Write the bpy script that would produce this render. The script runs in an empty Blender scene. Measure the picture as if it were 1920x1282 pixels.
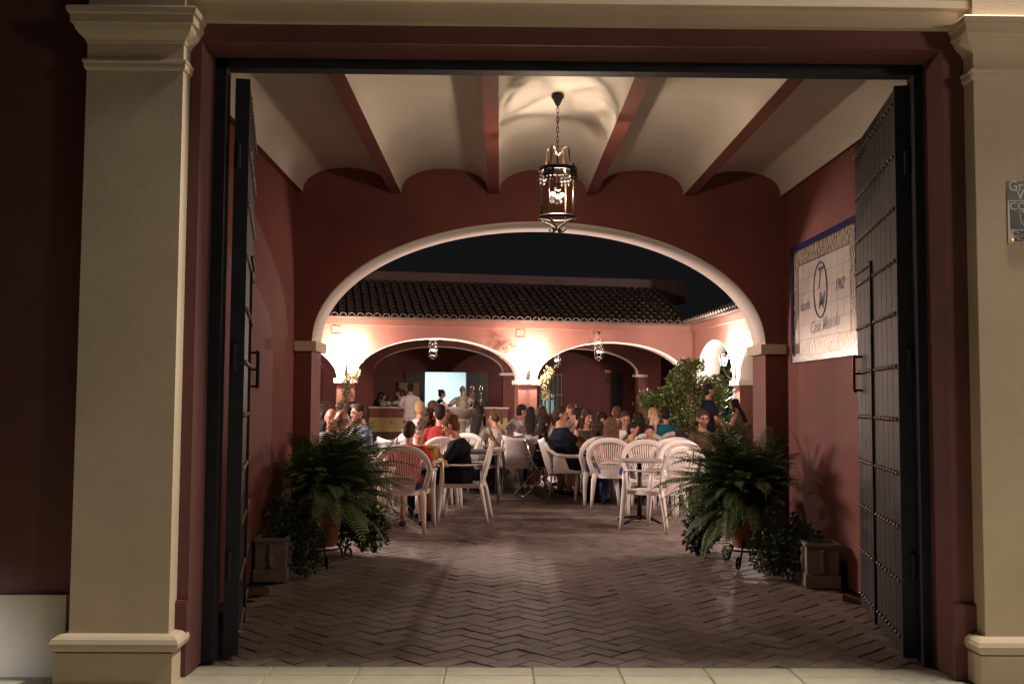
import bpy, bmesh, math, random
from math import sin, cos, pi, sqrt
from mathutils import Vector as V, Matrix, noise
R = math.radians
random.seed(7)
sc = bpy.context.scene
col = sc.collection

# ---------------------------------------------------------------- camera
cam_d = bpy.data.cameras.new('camera'); cam = bpy.data.objects.new('camera', cam_d); col.objects.link(cam)
cam_d.lens = 35; cam_d.sensor_width = 36; cam_d.clip_start = .05; cam_d.clip_end = 400
cam.matrix_world = Matrix(((0.999903, -0.007195, -0.0119, 0), (-0.0123, -0.058289, -0.998224, 0), (0.006489, 0.998274, -0.058372, 1.38), (0, 0, 0, 1)))
sc.camera = cam
# ---------------------------------------------------------------- night sky
w = bpy.data.worlds.new('World'); sc.world = w; w.use_nodes = True
bg = w.node_tree.nodes['Background']; bg.inputs[0].default_value = (.92, .84, 1.0, 1); bg.inputs[1].default_value = .0070
# ---------------------------------------------------------------- exposure
sc.view_settings.view_transform = 'Standard'; sc.view_settings.look = 'None'
sc.view_settings.exposure = 0; sc.view_settings.gamma = 1; sc.view_settings.use_curve_mapping = False
sc.render.engine = 'CYCLES'
sc.cycles.use_denoising = True; sc.cycles.max_bounces = 8; sc.cycles.diffuse_bounces = 4; sc.cycles.transparent_max_bounces = 12
sc.cycles.sample_clamp_indirect = 6; sc.cycles.caustics_reflective = False; sc.cycles.caustics_refractive = False

def lamp(name, kind, loc, power, color, radius=.05, target=None, **kw):
    d = bpy.data.lights.new(name, kind); d.energy = power; d.color = color
    if kind in ('POINT', 'SPOT'): d.shadow_soft_size = radius
    for k, v in kw.items(): setattr(d, k, v)
    o = bpy.data.objects.new(name, d); col.objects.link(o); o.location = loc
    if target is not None: o.rotation_euler = (V(target) - V(loc)).to_track_quat('-Z', 'Y').to_euler()
    return o
WARM = (1, .77, .59); WARM2 = (1, .75, .60)
# street lighting outside the gate
lamp('street_floodlight', 'SPOT', (2.9, 4.74, 7.2), 2700, (1, .91, .77), .40, (1.2, 5.0, 0), spot_size=R(80), spot_blend=.6)
lamp('unseen_street_spot', 'SPOT', (4.9, 1.4, 3.6), 165, (1, .80, .63), .25, (.9, 5.0, 1.3), spot_size=R(120), spot_blend=.5)
lamp('unseen_street_spot', 'SPOT', (-3.4, 3.8, .30), 85, (.75, .85, 1), .1, (-2.95, 5.05, .0), spot_size=R(58), spot_blend=1)  # low cool spot added for the bluish glow on the left dado, source unknown

# ---------------------------------------------------------------- helpers
def newobj(name, data, parent=None, loc=None):
    o = bpy.data.objects.new(name, data); col.objects.link(o)
    if parent is not None: o.parent = parent
    if loc is not None: o.location = loc
    return o
def tag(o, label, cat, group=None, kind=None):
    if label: o['label'] = label
    if cat: o['category'] = cat
    if group: o['group'] = group
    if kind: o['kind'] = kind
    return o
def thing(name, label, cat, loc=(0, 0, 0), rz=0, group=None):
    o = newobj(name, None); o.location = loc; o.rotation_euler = (0, 0, rz); o.empty_display_size = .1
    return tag(o, label, cat, group)
class G:
    """collects geometry for ONE mesh object"""
    def __init__(s): s.v = []; s.f = []; s.m = []
    def face(s, pts, mi=0):
        b = len(s.v); s.v += [tuple(p) for p in pts]; s.f.append(tuple(range(b, b + len(pts)))); s.m.append(mi)
    def box(s, x0, x1, y0, y1, z0, z1, M=None):
        P = [V((x, y, z)) for z in (z0, z1) for y in (y0, y1) for x in (x0, x1)]
        if M is not None: P = [M @ p for p in P]
        b = len(s.v); s.v += [tuple(p) for p in P]
        for q in ((0, 2, 3, 1), (4, 5, 7, 6), (0, 1, 5, 4), (2, 6, 7, 3), (0, 4, 6, 2), (1, 3, 7, 5)): s.f.append(tuple(b + i for i in q)); s.m.append(0)
        return s
    def bev(s, x0, x1, y0, y1, z0, z1, c, M=None):
        """box with a chamfered top"""
        P = [V((x, y, z)) for (i, z) in ((0, z0), (0, z1 - c), (c, z1)) for (x, y) in ((x0 + i, y0 + i), (x1 - i, y0 + i), (x1 - i, y1 - i), (x0 + i, y1 - i))]
        if M is not None: P = [M @ p for p in P]
        b = len(s.v); s.v += [tuple(p) for p in P]
        for k in (0, 4):
            for i in range(4): s.f.append((b + k + i, b + k + (i + 1) % 4, b + k + 4 + (i + 1) % 4, b + k + 4 + i)); s.m.append(0)
        s.f.append((b + 8, b + 9, b + 10, b + 11)); s.m.append(0)
        return s
    def loft(s, rings, n=12, closed=True, power=1.0):
        b = len(s.v)
        for (c, ex, ey) in rings:
            c = V(c); ex = V(ex); ey = V(ey)
            for i in range(n):
                t = 2 * pi * i / n; a, d = cos(t), sin(t)
                if power != 1.0: a = math.copysign(abs(a) ** power, a); d = math.copysign(abs(d) ** power, d)
                s.v.append(tuple(c + ex * a + ey * d))
        for k in range(len(rings) - 1):
            for i in range(n):
                j = (i + 1) % n
                s.f.append((b + k * n + i, b + k * n + j, b + (k + 1) * n + j, b + (k + 1) * n + i)); s.m.append(0)
        if closed:
            s.f.append(tuple(b + i for i in reversed(range(n)))); s.m.append(0)
            e = b + (len(rings) - 1) * n; s.f.append(tuple(e + i for i in range(n))); s.m.append(0)
        return s
    def tube(s, pts, r, n=8, closed=True, flat=1.0, up=None, loop=False):
        pts = [V(p) for p in pts]; rs = r if isinstance(r, (list, tuple)) else [r] * len(pts)
        rings = []; prev = None
        for i, p in enumerate(pts):
            if loop: t = pts[(i + 1) % len(pts)] - pts[i - 1]
            else: t = (pts[min(i + 1, len(pts) - 1)] - pts[max(i - 1, 0)])
            t.normalize()
            u = V(up) if up is not None else (prev if prev is not None else (V((0, 0, 1)) if abs(t.z) < .9 else V((1, 0, 0))))
            a = u - t * u.dot(t)
            if a.length < 1e-4: a = t.orthogonal()
            a.normalize(); bb = t.cross(a); prev = a
            rings.append((p, a * rs[i], bb * rs[i] * flat))
        if loop: rings.append(rings[0])
        return s.loft(rings, n, closed and not loop)
    def cap(s, p0, r0, p1, r1, n=10):
        p0 = V(p0); p1 = V(p1); t = (p1 - p0)
        if t.length < 1e-5: t = V((0, 0, 1))
        t.normalize(); a = t.orthogonal().normalized(); b = t.cross(a)
        rr = [(p0 - t * r0 * .96, r0 * .28), (p0 - t * r0 * .7, r0 * .71), (p0, r0), (p1, r1), (p1 + t * r1 * .7, r1 * .71), (p1 + t * r1 * .96, r1 * .28)]
        return s.loft([(c, a * r, b * r) for c, r in rr], n)
    def ell(s, c, rx, ry, rz, M=None, n=12, k=8):
        M = M or Matrix.Identity(3); c = V(c)
        rings = []
        for i in range(k + 1):
            t = -pi / 2 + pi * (i + .02 if i == 0 else (i - .02 if i == k else i)) / k
            if i == 0: t = -pi / 2 + .12
            if i == k: t = pi / 2 - .12
            rings.append((c + M @ V((0, 0, rz * sin(t))), M @ V((rx * cos(t), 0, 0)), M @ V((0, ry * cos(t), 0))))
        return s.loft(rings, n)
    def lathe(s, prof, n=24, c=(0, 0, 0), closed=True):
        c = V(c)
        return s.loft([(c + V((0, 0, z)), (r, 0, 0), (0, r, 0)) for r, z in prof], n, closed)
    def mesh(s, name, smooth=False):
        me = bpy.data.meshes.new(name); me.from_pydata(s.v, [], s.f); me.update()
        if any(s.m): me.polygons.foreach_set('material_index', s.m)
        if smooth: me.polygons.foreach_set('use_smooth', [True] * len(me.polygons))
        return me
    def build(s, name, mat, parent=None, smooth=False, kind=None, label=None, loc=None, fix=True):
        me = s.mesh(name, smooth)
        if fix:
            bm = bmesh.new(); bm.from_mesh(me)
            if smooth: bmesh.ops.remove_doubles(bm, verts=bm.verts, dist=2e-5)
            bmesh.ops.recalc_face_normals(bm, faces=bm.faces); bm.to_mesh(me); bm.free()
        for m_ in (mat if isinstance(mat, (list, tuple)) else [mat]): me.materials.append(m_)
        o = newobj(name, me, parent, loc)
        if kind: o['kind'] = kind
        if label: o['label'] = label
        return o
def copy_tree(o, parent=None):
    c = o.copy(); col.objects.link(c); c.parent = parent
    for ch in list(o.children): copy_tree(ch, c)
    return c

# ---------------------------------------------------------------- materials
def mat(name, c, rough=.6, metal=0, spec=.5, var=0, vscale=3, bump=0, bscale=60, c2=None, island=0, emit=None, es=0, alpha=None, stretch=None, detail=5, coat=0):
    m = bpy.data.materials.new(name); m.use_nodes = True; nt = m.node_tree; N = nt.nodes; L = nt.links
    b = N['Principled BSDF']
    b.inputs['Roughness'].default_value = rough; b.inputs['Metallic'].default_value = metal; b.inputs['Specular IOR Level'].default_value = spec
    b.inputs['Base Color'].default_value = (*c, 1); b.inputs['Coat Weight'].default_value = coat
    tc = N.new('ShaderNodeTexCoord'); src = tc.outputs['Object']
    if stretch:
        mp = N.new('ShaderNodeMapping'); mp.inputs['Scale'].default_value = stretch; L.new(src, mp.inputs['Vector']); src = mp.outputs['Vector']
    last = None
    if var or c2:
        nz = N.new('ShaderNodeTexNoise'); nz.inputs['Scale'].default_value = vscale; nz.inputs['Detail'].default_value = detail; nz.inputs['Roughness'].default_value = .62
        L.new(src, nz.inputs['Vector'])
        rp = N.new('ShaderNodeValToRGB'); rp.color_ramp.elements[0].position = .32; rp.color_ramp.elements[1].position = .68
        d = c2 if c2 else tuple(x * (1 - var) for x in c)
        e = c if c2 else tuple(min(1, x * (1 + var)) for x in c)
        rp.color_ramp.elements[0].color = (*d, 1); rp.color_ramp.elements[1].color = (*e, 1)
        L.new(nz.outputs['Fac'], rp.inputs['Fac']); last = rp.outputs['Color']
    if island:
        gi = N.new('ShaderNodeNewGeometry'); oi = N.new('ShaderNodeObjectInfo'); ad = N.new('ShaderNodeMath'); ad.operation = 'ADD'
        L.new(gi.outputs['Random Per Island'], ad.inputs[0]); L.new(oi.outputs['Random'], ad.inputs[1])
        wn = N.new('ShaderNodeTexWhiteNoise'); wn.noise_dimensions = '1D'; L.new(ad.outputs[0], wn.inputs['W'])
        mr = N.new('ShaderNodeMapRange'); mr.inputs['To Min'].default_value = 1 - island; mr.inputs['To Max'].default_value = 1 + island
        L.new(wn.outputs['Value'], mr.inputs['Value'])
        mx = N.new('ShaderNodeVectorMath'); mx.operation = 'SCALE'
        if last is not None: L.new(last, mx.inputs[0])
        else: mx.inputs[0].default_value = c
        L.new(mr.outputs['Result'], mx.inputs['Scale']); last = mx.outputs['Vector']
    if last is not None: L.new(last, b.inputs['Base Color'])
    if bump:
        nb = N.new('ShaderNodeTexNoise'); nb.inputs['Scale'].default_value = bscale; nb.inputs['Detail'].default_value = 6
        L.new(src, nb.inputs['Vector'])
        bp = N.new('ShaderNodeBump'); bp.inputs['Strength'].default_value = bump; bp.inputs['Distance'].default_value = .01
        L.new(nb.outputs['Fac'], bp.inputs['Height']); L.new(bp.outputs['Normal'], b.inputs['Normal'])
    if emit: b.inputs['Emission Color'].default_value = (*emit, 1); b.inputs['Emission Strength'].default_value = es
    if alpha is not None: b.inputs['Alpha'].default_value = alpha
    return m
M = {}
M['red'] = mat('red_plaster', (.178, .048, .035), .75, var=.22, vscale=.9, detail=9, bump=.3, bscale=150)
M['redF_shade'] = mat('street_red_plaster_shade', (.150, .054, .050), .78, var=.22, vscale=.9, detail=9, bump=.3, bscale=150)  # red plaster darkened in colour to stand in for shade on the street front
M['redL'] = mat('red_plaster_courtyard', (.19, .074, .056), .8, var=.10, vscale=.9, bump=.3, bscale=30)
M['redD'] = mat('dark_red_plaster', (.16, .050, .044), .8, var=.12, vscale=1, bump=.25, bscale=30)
M['parapet'] = mat('dark_parapet', (.055, .030, .028), .85, var=.2, vscale=2)  # much darker red than the walls below
M['cream'] = mat('cream_plaster', (.62, .50, .37), .75, var=.15, vscale=.9, detail=9, bump=.28, bscale=190)
M['white'] = mat('white_plaster', (.74, .67, .60), .75, var=.05, vscale=2, bump=.25, bscale=40)
M['vault'] = mat('vault_plaster', (.62, .555, .475), .75, var=.05, vscale=2, bump=.2, bscale=25)
M['steel'] = mat('dark_steel', (.012, .015, .022), .7, var=.3, vscale=8, bump=.1, bscale=120)
M['plank'] = mat('door_plank', (.021, .019, .020), .6, spec=.25, var=.25, vscale=6, bump=.25, bscale=30, stretch=(1, 1, .12), island=.12)
M['stud'] = mat('bronze_stud', (.24, .18, .14), .42, metal=.7, var=.2, vscale=30)
M['brick'] = mat('paver', (.195, .156, .135), .60, spec=.38, var=.22, vscale=9, bump=.55, bscale=55, island=.20)
M['mortar'] = mat('joint_sand', (.05, .032, .025), .9, var=.3, vscale=20, bump=.4, bscale=80)
M['slab'] = mat('pale_slab', (.42, .39, .29), .6, var=.10, vscale=6, bump=.5, bscale=30, island=.06)
M['grout'] = mat('slab_grout', (.36, .34, .27), .8, var=.2, vscale=20)
M['iron'] = mat('wrought_iron', (.03, .025, .022), .45, metal=.6, bump=.2, bscale=90)
M['ironL'] = mat('bronze_iron', (.22, .16, .11), .4, metal=.7, bump=.2, bscale=90)
M['tile'] = mat('roof_tile', (.068, .048, .036), .8, var=.35, vscale=5, bump=.4, bscale=40, island=.35)
M['tileunder'] = mat('roof_tile_channel', (.07, .04, .03), .9, var=.3, vscale=4)
M['plastic'] = mat('white_plastic', (.80, .77, .73), .38, var=.05, vscale=6, bump=.05, bscale=200)
M['plastic2'] = mat('off_white_plastic', (.55, .51, .45), .42, var=.06, vscale=6)
M['alu'] = mat('aluminium', (.6, .6, .6), .3, metal=1, var=.1, vscale=20)
M['greyleg'] = mat('grey_metal_leg', (.30, .28, .27), .4, metal=.6)
M['tabletop'] = mat('grey_table_top', (.42, .40, .38), .35, var=.1, vscale=8)
M['terra'] = mat('terracotta', (.36, .15, .075), .8, var=.22, vscale=6, bump=.3, bscale=50)
M['stone'] = mat('cast_stone', (.22, .185, .15), .85, var=.2, vscale=9, bump=.5, bscale=40)
M['fern'] = mat('fern_green', (.115, .175, .060), .55, var=.35, vscale=7, island=.25)
M['leafD'] = mat('dark_leaf', (.035, .075, .028), .5, var=.4, vscale=8, island=.4)
M['leafB'] = mat('bush_leaf', (.14, .19, .055), .55, var=.35, vscale=5, island=.35)
M['leafY'] = mat('dry_leaf', (.17, .145, .06), .6, var=.35, vscale=9, island=.35)
M['yucca'] = mat('yucca_leaf', (.25, .32, .12), .45, var=.25, vscale=6, island=.2)
M['wood'] = mat('bark', (.12, .08, .05), .85, var=.3, vscale=8, bump=.6, bscale=25)
M['barred'] = mat('bar_red_band', (.20, .05, .04), .6, var=.1, vscale=4)
M['baryellow'] = mat('bar_yellow_panel', (.50, .40, .15), .65, var=.08, vscale=4, bump=.2)
M['barbase'] = mat('bar_dark_base', (.10, .032, .026), .7)
M['chrome'] = mat('chrome', (.75, .72, .68), .18, metal=1)
M['blackw'] = mat('black_shutter', (.022, .021, .024), .5, var=.3, vscale=5)
M['board'] = mat('cork_board', (.36, .23, .11), .8, var=.15, vscale=20)
M['room'] = mat('white_room', (.80, .82, .82), .7)
M['curtain'] = mat('white_curtain', (.80, .84, .85), .8, alpha=.10)
M['curtain'].node_tree.nodes['Principled BSDF'].inputs['Subsurface Weight'].default_value = 0
M['bulb'] = mat('bulb_glow', (1, .9, .8), .5, emit=(1, .84, .66), es=160)
M['bulbS'] = mat('sconce_glow', (1, .95, .9), .5, emit=(1, .86, .70), es=60)
M['bulbC'] = mat('cool_sconce_glow', (1, 1, 1), .5, emit=(.95, .95, 1.0), es=70)
M['mustard'] = mat('mustard_leather', (.58, .32, .035), .45, var=.1, vscale=20, bump=.2, bscale=150)
M['gold'] = mat('gold_metal', (.8, .55, .2), .3, metal=1)
M['bluetile'] = mat('cobalt_glaze', (.018, .022, .10), .22, var=.3, vscale=30, coat=.5)
M['field'] = mat('white_glazed_tile', (.52, .46, .41), .25, var=.05, vscale=8, coat=.4)
M['ink'] = mat('navy_ink', (.02, .02, .06), .3)
M['tilejoint'] = mat('tile_joint', (.30, .25, .21), .5)
M['wallblack'] = mat('black_hedge_shade', (.02, .03, .025), .8)
M['box'] = mat('white_board', (.7, .68, .62), .6)
def glass_mat(name, tint=(1, 1, 1), k=.9):
    m = bpy.data.materials.new(name); m.use_nodes = True; nt = m.node_tree; N = nt.nodes; L = nt.links
    N.remove(N['Principled BSDF']); o = N['Material Output']
    t = N.new('ShaderNodeBsdfTransparent'); t.inputs[0].default_value = (*tint, 1); g = N.new('ShaderNodeBsdfGlossy'); g.inputs['Roughness'].default_value = .05
    fr = N.new('ShaderNodeFresnel'); fr.inputs[0].default_value = 1.10
    mx = N.new('ShaderNodeMixShader'); L.new(fr.outputs[0], mx.inputs[0]); L.new(t.outputs[0], mx.inputs[1]); L.new(g.outputs[0], mx.inputs[2]); L.new(mx.outputs[0], o.inputs[0])
    return m
M['glass'] = glass_mat('clear_glass', (.93, .94, .93))
M['winglass'] = mat('lit_window', (.1, .2, .2), .4, emit=(.45, .85, .80), es=.42)
# patterned border tile
def border_mat():
    m = bpy.data.materials.new('patterned_border_tile'); m.use_nodes = True; nt = m.node_tree; N = nt.nodes; L = nt.links
    b = N['Principled BSDF']; b.inputs['Roughness'].default_value = .25
    tc = N.new('ShaderNodeTexCoord')
    mp = N.new('ShaderNodeMapping'); mp.inputs['Scale'].default_value = (1, 20, 20); L.new(tc.outputs['Object'], mp.inputs['Vector'])
    wv = N.new('ShaderNodeTexWave'); wv.wave_type = 'RINGS'; wv.inputs['Scale'].default_value = .45; wv.inputs['Distortion'].default_value = 7; wv.inputs['Detail'].default_value = 2; L.new(mp.outputs[0], wv.inputs['Vector'])
    vo = N.new('ShaderNodeTexVoronoi'); vo.inputs['Scale'].default_value = 1.2; L.new(mp.outputs[0], vo.inputs['Vector'])
    r1 = N.new('ShaderNodeValToRGB'); e = r1.color_ramp.elements; e[0].position = .30; e[0].color = (.05, .055, .10, 1); e[1].position = .42; e[1].color = (.36, .27, .13, 1)
    r1.color_ramp.elements.new(.8).color = (.50, .41, .27, 1)
    L.new(wv.outputs['Fac'], r1.inputs['Fac'])
    r2 = N.new('ShaderNodeValToRGB'); e = r2.color_ramp.elements; e[0].position = .18; e[0].color = (.12, .22, .10, 1); e[1].position = .3; e[1].color = (1, 1, 1, 1)
    L.new(vo.outputs['Distance'], r2.inputs['Fac'])
    mx = N.new('ShaderNodeMix'); mx.data_type = 'RGBA'; mx.blend_type = 'MULTIPLY'; mx.inputs[0].default_value = .8
    L.new(r1.outputs[0], mx.inputs[6]); L.new(r2.outputs[0], mx.inputs[7]); L.new(mx.outputs[2], b.inputs['Base Color'])
    return m
M['border'] = border_mat()
_cl = {}
def cloth(c, rough=.85, dots=False):
    key = (tuple(c), dots)
    if key in _cl: return _cl[key]
    m = mat('cloth', c, rough, spec=.2, var=.10, vscale=14, bump=.35, bscale=22)
    if dots:
        nt = m.node_tree; N = nt.nodes; L = nt.links; b = N['Principled BSDF']; tc = N.new('ShaderNodeTexCoord')
        vo = N.new('ShaderNodeTexVoronoi'); vo.inputs['Scale'].default_value = 45; vo.inputs['Randomness'].default_value = .1; L.new(tc.outputs['Object'], vo.inputs['Vector'])
        rp = N.new('ShaderNodeValToRGB'); e = rp.color_ramp.elements; e[0].position = .25; e[0].color = (.7, .65, .6, 1); e[1].position = .3; e[1].color = (*c, 1)
        L.new(vo.outputs['Distance'], rp.inputs['Fac']); L.new(rp.outputs[0], b.inputs['Base Color'])
    _cl[key] = m; return m
def hairm(c):
    key = ('h', tuple(c))
    if key not in _cl: _cl[key] = mat('hair', c, .72, spec=.2, var=.35, vscale=40, bump=.9, bscale=60, stretch=(1, 1, .12))
    return _cl[key]
def skinm(c):
    key = ('s', tuple(c))
    if key not in _cl: _cl[key] = mat('skin', c, .5, spec=.4, var=.06, vscale=12)
    return _cl[key]
M['eye'] = mat('eye', (.03, .02, .018), .25); M['lip'] = mat('lip', (.32, .10, .08), .45)

# ================================================================= GATEHOUSE
CX = .37
gate = thing('gatehouse', 'dark red gatehouse with cream pilasters and a vaulted carriage passage in the foreground', 'building')
# ---- street wall
WY = 5.07
g = G()
g.box(-7, -2.10, WY, 5.42, .40, 6.5); g.box(-2.10, -1.553, WY, 5.42, 0, 3.22); g.box(2.295, 2.90, WY, 5.42, 0, 3.22); g.box(2.90, 8, WY, 5.42, .40, 6.5)
g.box(-2.10, 2.90, WY, 5.42, 3.22, 6.5)
g.build('street_wall', M['redF_shade'], gate)
for q in ((-7, -2.147), (2.96, 8)): g = G(); g.box(*q, WY - .03, 5.42, 0, .40); g.build('dado', M['cream'], gate)
for x0, x1 in ((-1.60, -1.551), (2.293, 2.38)):
    g = G(); g.box(x0 - (.05 if x0 < 0 else 0), x1 + (.0 if x0 < 0 else .04), WY - .025, WY + .01, 0, .365); g.box(x0 - (.05 if x0 < 0 else 0), x1 + (0 if x0 < 0 else .04), WY - .018, WY + .01, .365, .372)
    g.build('plinth', M['redF_shade'], gate)
def pilaster(x0, x1):
    p = G(); p.box(x0, x1, 4.96, WY + .01, .22, 6.4); o = p.build('pilaster', M['cream'], gate)
    b = G(); b.box(x0 - .05, x1 + .035, 4.91, WY + .01, 0, .148)
    # torus roll of the base
    cx, hx = (x0 + x1) / 2, (x1 - x0) / 2
    prof = [(.149, .035), (.158, .052), (.175, .064), (.195, .068), (.215, .060), (.228, .042), (.233, .012)]
    rings = lambda prof: [[V((x0 - e, WY + .01, z)), V((x0 - e, 4.96 - e, z)), V((x1 + e, 4.96 - e, z)), V((x1 + e, WY + .01, z))] for z, e in prof]
    def sweep(prof):
        s_ = G(); rr = rings(prof)
        for k in range(len(rr) - 1):
            for i in range(3): s_.face([rr[k][i], rr[k][i + 1], rr[k + 1][i + 1], rr[k + 1][i]])
        s_.face(list(reversed(rr[0]))); s_.face(rr[-1]); return s_
    b.build('base', M['cream'], o)
    t = sweep(prof); t.build('base_roll', M['cream'], o, smooth=False)
    c = sweep([(3.028, .0), (3.033, .008), (3.045, .013), (3.06, .013), (3.07, .020), (3.08, .018), (3.083, .002)]); c.build('astragal', M['cream'], o)
    c = sweep([(3.165, .002), (3.17, .006), (3.18, .008), (3.19, .016), (3.205, .032), (3.225, .046), (3.245, .053), (3.25, .055), (3.252, .064), (3.295, .066), (3.298, .076), (3.325, .082), (3.335, .072), (3.338, .0)]); c.build('capital', M['cream'], o)
    return o
pilaster(-2.095, -1.61); pilaster(2.405, 2.90)
g = G(); g.box(-1.609, 2.404, WY - .045, WY + .01, 3.315, 3.405); g.box(-1.609, 2.404, WY - .09, WY + .01, 3.405, 3.445); g.build('cornice', M['cream'], gate)
# ---- passage walls
g = G(); g.box(-2.2, -1.87, 5.42, 9.07, 0, 3.75); g.build('side_wall', M['red'], gate)
g = G(); g.box(2.61, 2.95, 5.42, 9.07, 0, 3.75); g.build('side_wall', M['red'], gate)
# ---- far arch wall
def arch_wall(x0, x1, ztop, openings, th, P, n=40, xs_extra=(), inset=0):
    """wall with elliptical arches; P(x,d,z)->world. returns wall G, lining G"""
    W_ = G(); LL = [G() for _ in openings]
    xs = [x0, x1] + list(xs_extra)
    for (a, b, zs, rise) in openings:
        for i in range(n + 1):
            t = pi * i / n; x = (a + b) / 2 - (b - a) / 2 * cos(t)
            if x0 <= x <= x1: xs.append(x)
    xs = sorted(set(round(x, 5) for x in xs))
    def low(x, side):
        for (a, b, zs, rise) in openings:
            xx = x + side * 1e-4
            if a < xx < b: 
                q = max(0, 1 - ((x - (a + b) / 2) / ((b - a) / 2)) ** 2); return zs + rise * sqrt(q), 1 + openings.index((a, b, zs, rise))
        return 0, 0
    for i in range(len(xs) - 1):
        p, q = xs[i], xs[i + 1]
        zp, op = low(p, 1); zq, oq = low(q, -1)
        for d in (0, th):
            W_.face([P(p, d, zp), P(q, d, zq), P(q, d, ztop), P(p, d, ztop)])
        if op:
            W_.face([P(p, 0, zp), P(q, 0, zq), P(q, th, zq), P(p, th, zp)])
            e = .004; Ln = LL[op - 1]
            f4 = [P(p, -.004, zp - e), P(q, -.004, zq - e), P(q, th + .004, zq - e), P(p, th + .004, zp - e)]
            Ln.face(f4)
            Ln.face([P(p, -.004, zp - e), P(q, -.004, zq - e), P(q, -.004, zq + .012), P(p, -.004, zp + .012)])
            Ln.face([P(p, th + .004, zp - e), P(q, th + .004, zq - e), P(q, th + .004, zq + .012), P(p, th + .004, zp + .012)])
    for (a, b, zs, rise) in openings:
        for x in (a, b):
            if x0 < x < x1: W_.face([P(x, 0, 0), P(x, th, 0), P(x, th, zs), P(x, 0, zs)])
    W_.face([P(x0, 0, ztop), P(x1, 0, ztop), P(x1, th, ztop), P(x0, th, ztop)])
    W_.face([P(x0, 0, 0), P(x0, th, 0), P(x0, th, ztop), P(x0, 0, ztop)]); W_.face([P(x1, 0, 0), P(x1, th, 0), P(x1, th, ztop), P(x1, 0, ztop)])
    return W_, LL
def linings(LL, par):
    for l in LL:
        if l.f: l.build('arch_lining', M['white'], par, smooth=True)
Pf = lambda x, d, z: V((x, 9.07 + d, z))
Wg, Lg = arch_wall(-9, 9.5, 4.2, [(-1.713, 2.427, 1.90, 1.107)], .46, Pf, 64)
Wg.build('arch_wall', M['red'], gate); linings(Lg, gate)
for xa, xb in ((-1.868, -1.67), (2.38, 2.608)):
    g = G(); g.box(xa, xb, 9.035, 9.57, 1.815, 1.905); g.build('pier_capital', M['cream'], gate)
# ---- vaults and beams
for k in range(5):
    a = -1.82 + .9 * k; b = a + .80; g = G(); n = 36
    pr = []
    for i in range(n + 1):
        t = pi * i / n; x = (a + b) / 2 - (b - a) / 2 * math.copysign(abs(cos(t)) ** .92, cos(t)); pr.append((x, 3.275 + .228 * sin(t) ** .85 if 0 < i < n else 3.275))
    for i in range(n): g.face([(pr[i][0], 5.42, pr[i][1]), (pr[i + 1][0], 5.42, pr[i + 1][1]), (pr[i + 1][0], 9.075, pr[i + 1][1]), (pr[i][0], 9.075, pr[i][1])])
    o = g.build('vault', M['vault'], gate, smooth=True)
for a, b in [(-1.87, -1.822), (2.582, 2.612)] + [(-1.02 + .9 * k, -.92 + .9 * k) for k in range(4)]:
    g = G(); g.box(a, b, 5.42, 9.075, 3.272, 3.50); g.build('beam', M['red'], gate)
g = G(); g.box(-2.2, 2.95, 5.42, 9.07, 3.56, 3.70); g.build('roof_slab', M['red'], gate)
# ---- steel frame
fr = G(); fr.box(-1.552, -1.49, 5.31, 5.40, 0, 3.218); fr.box(2.245, 2.294, 5.31, 5.40, 0, 3.218); fr.box(-1.552, 2.294, 5.31, 5.40, 3.165, 3.219)
fr.build('gate_frame', M['steel'], gate)

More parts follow.
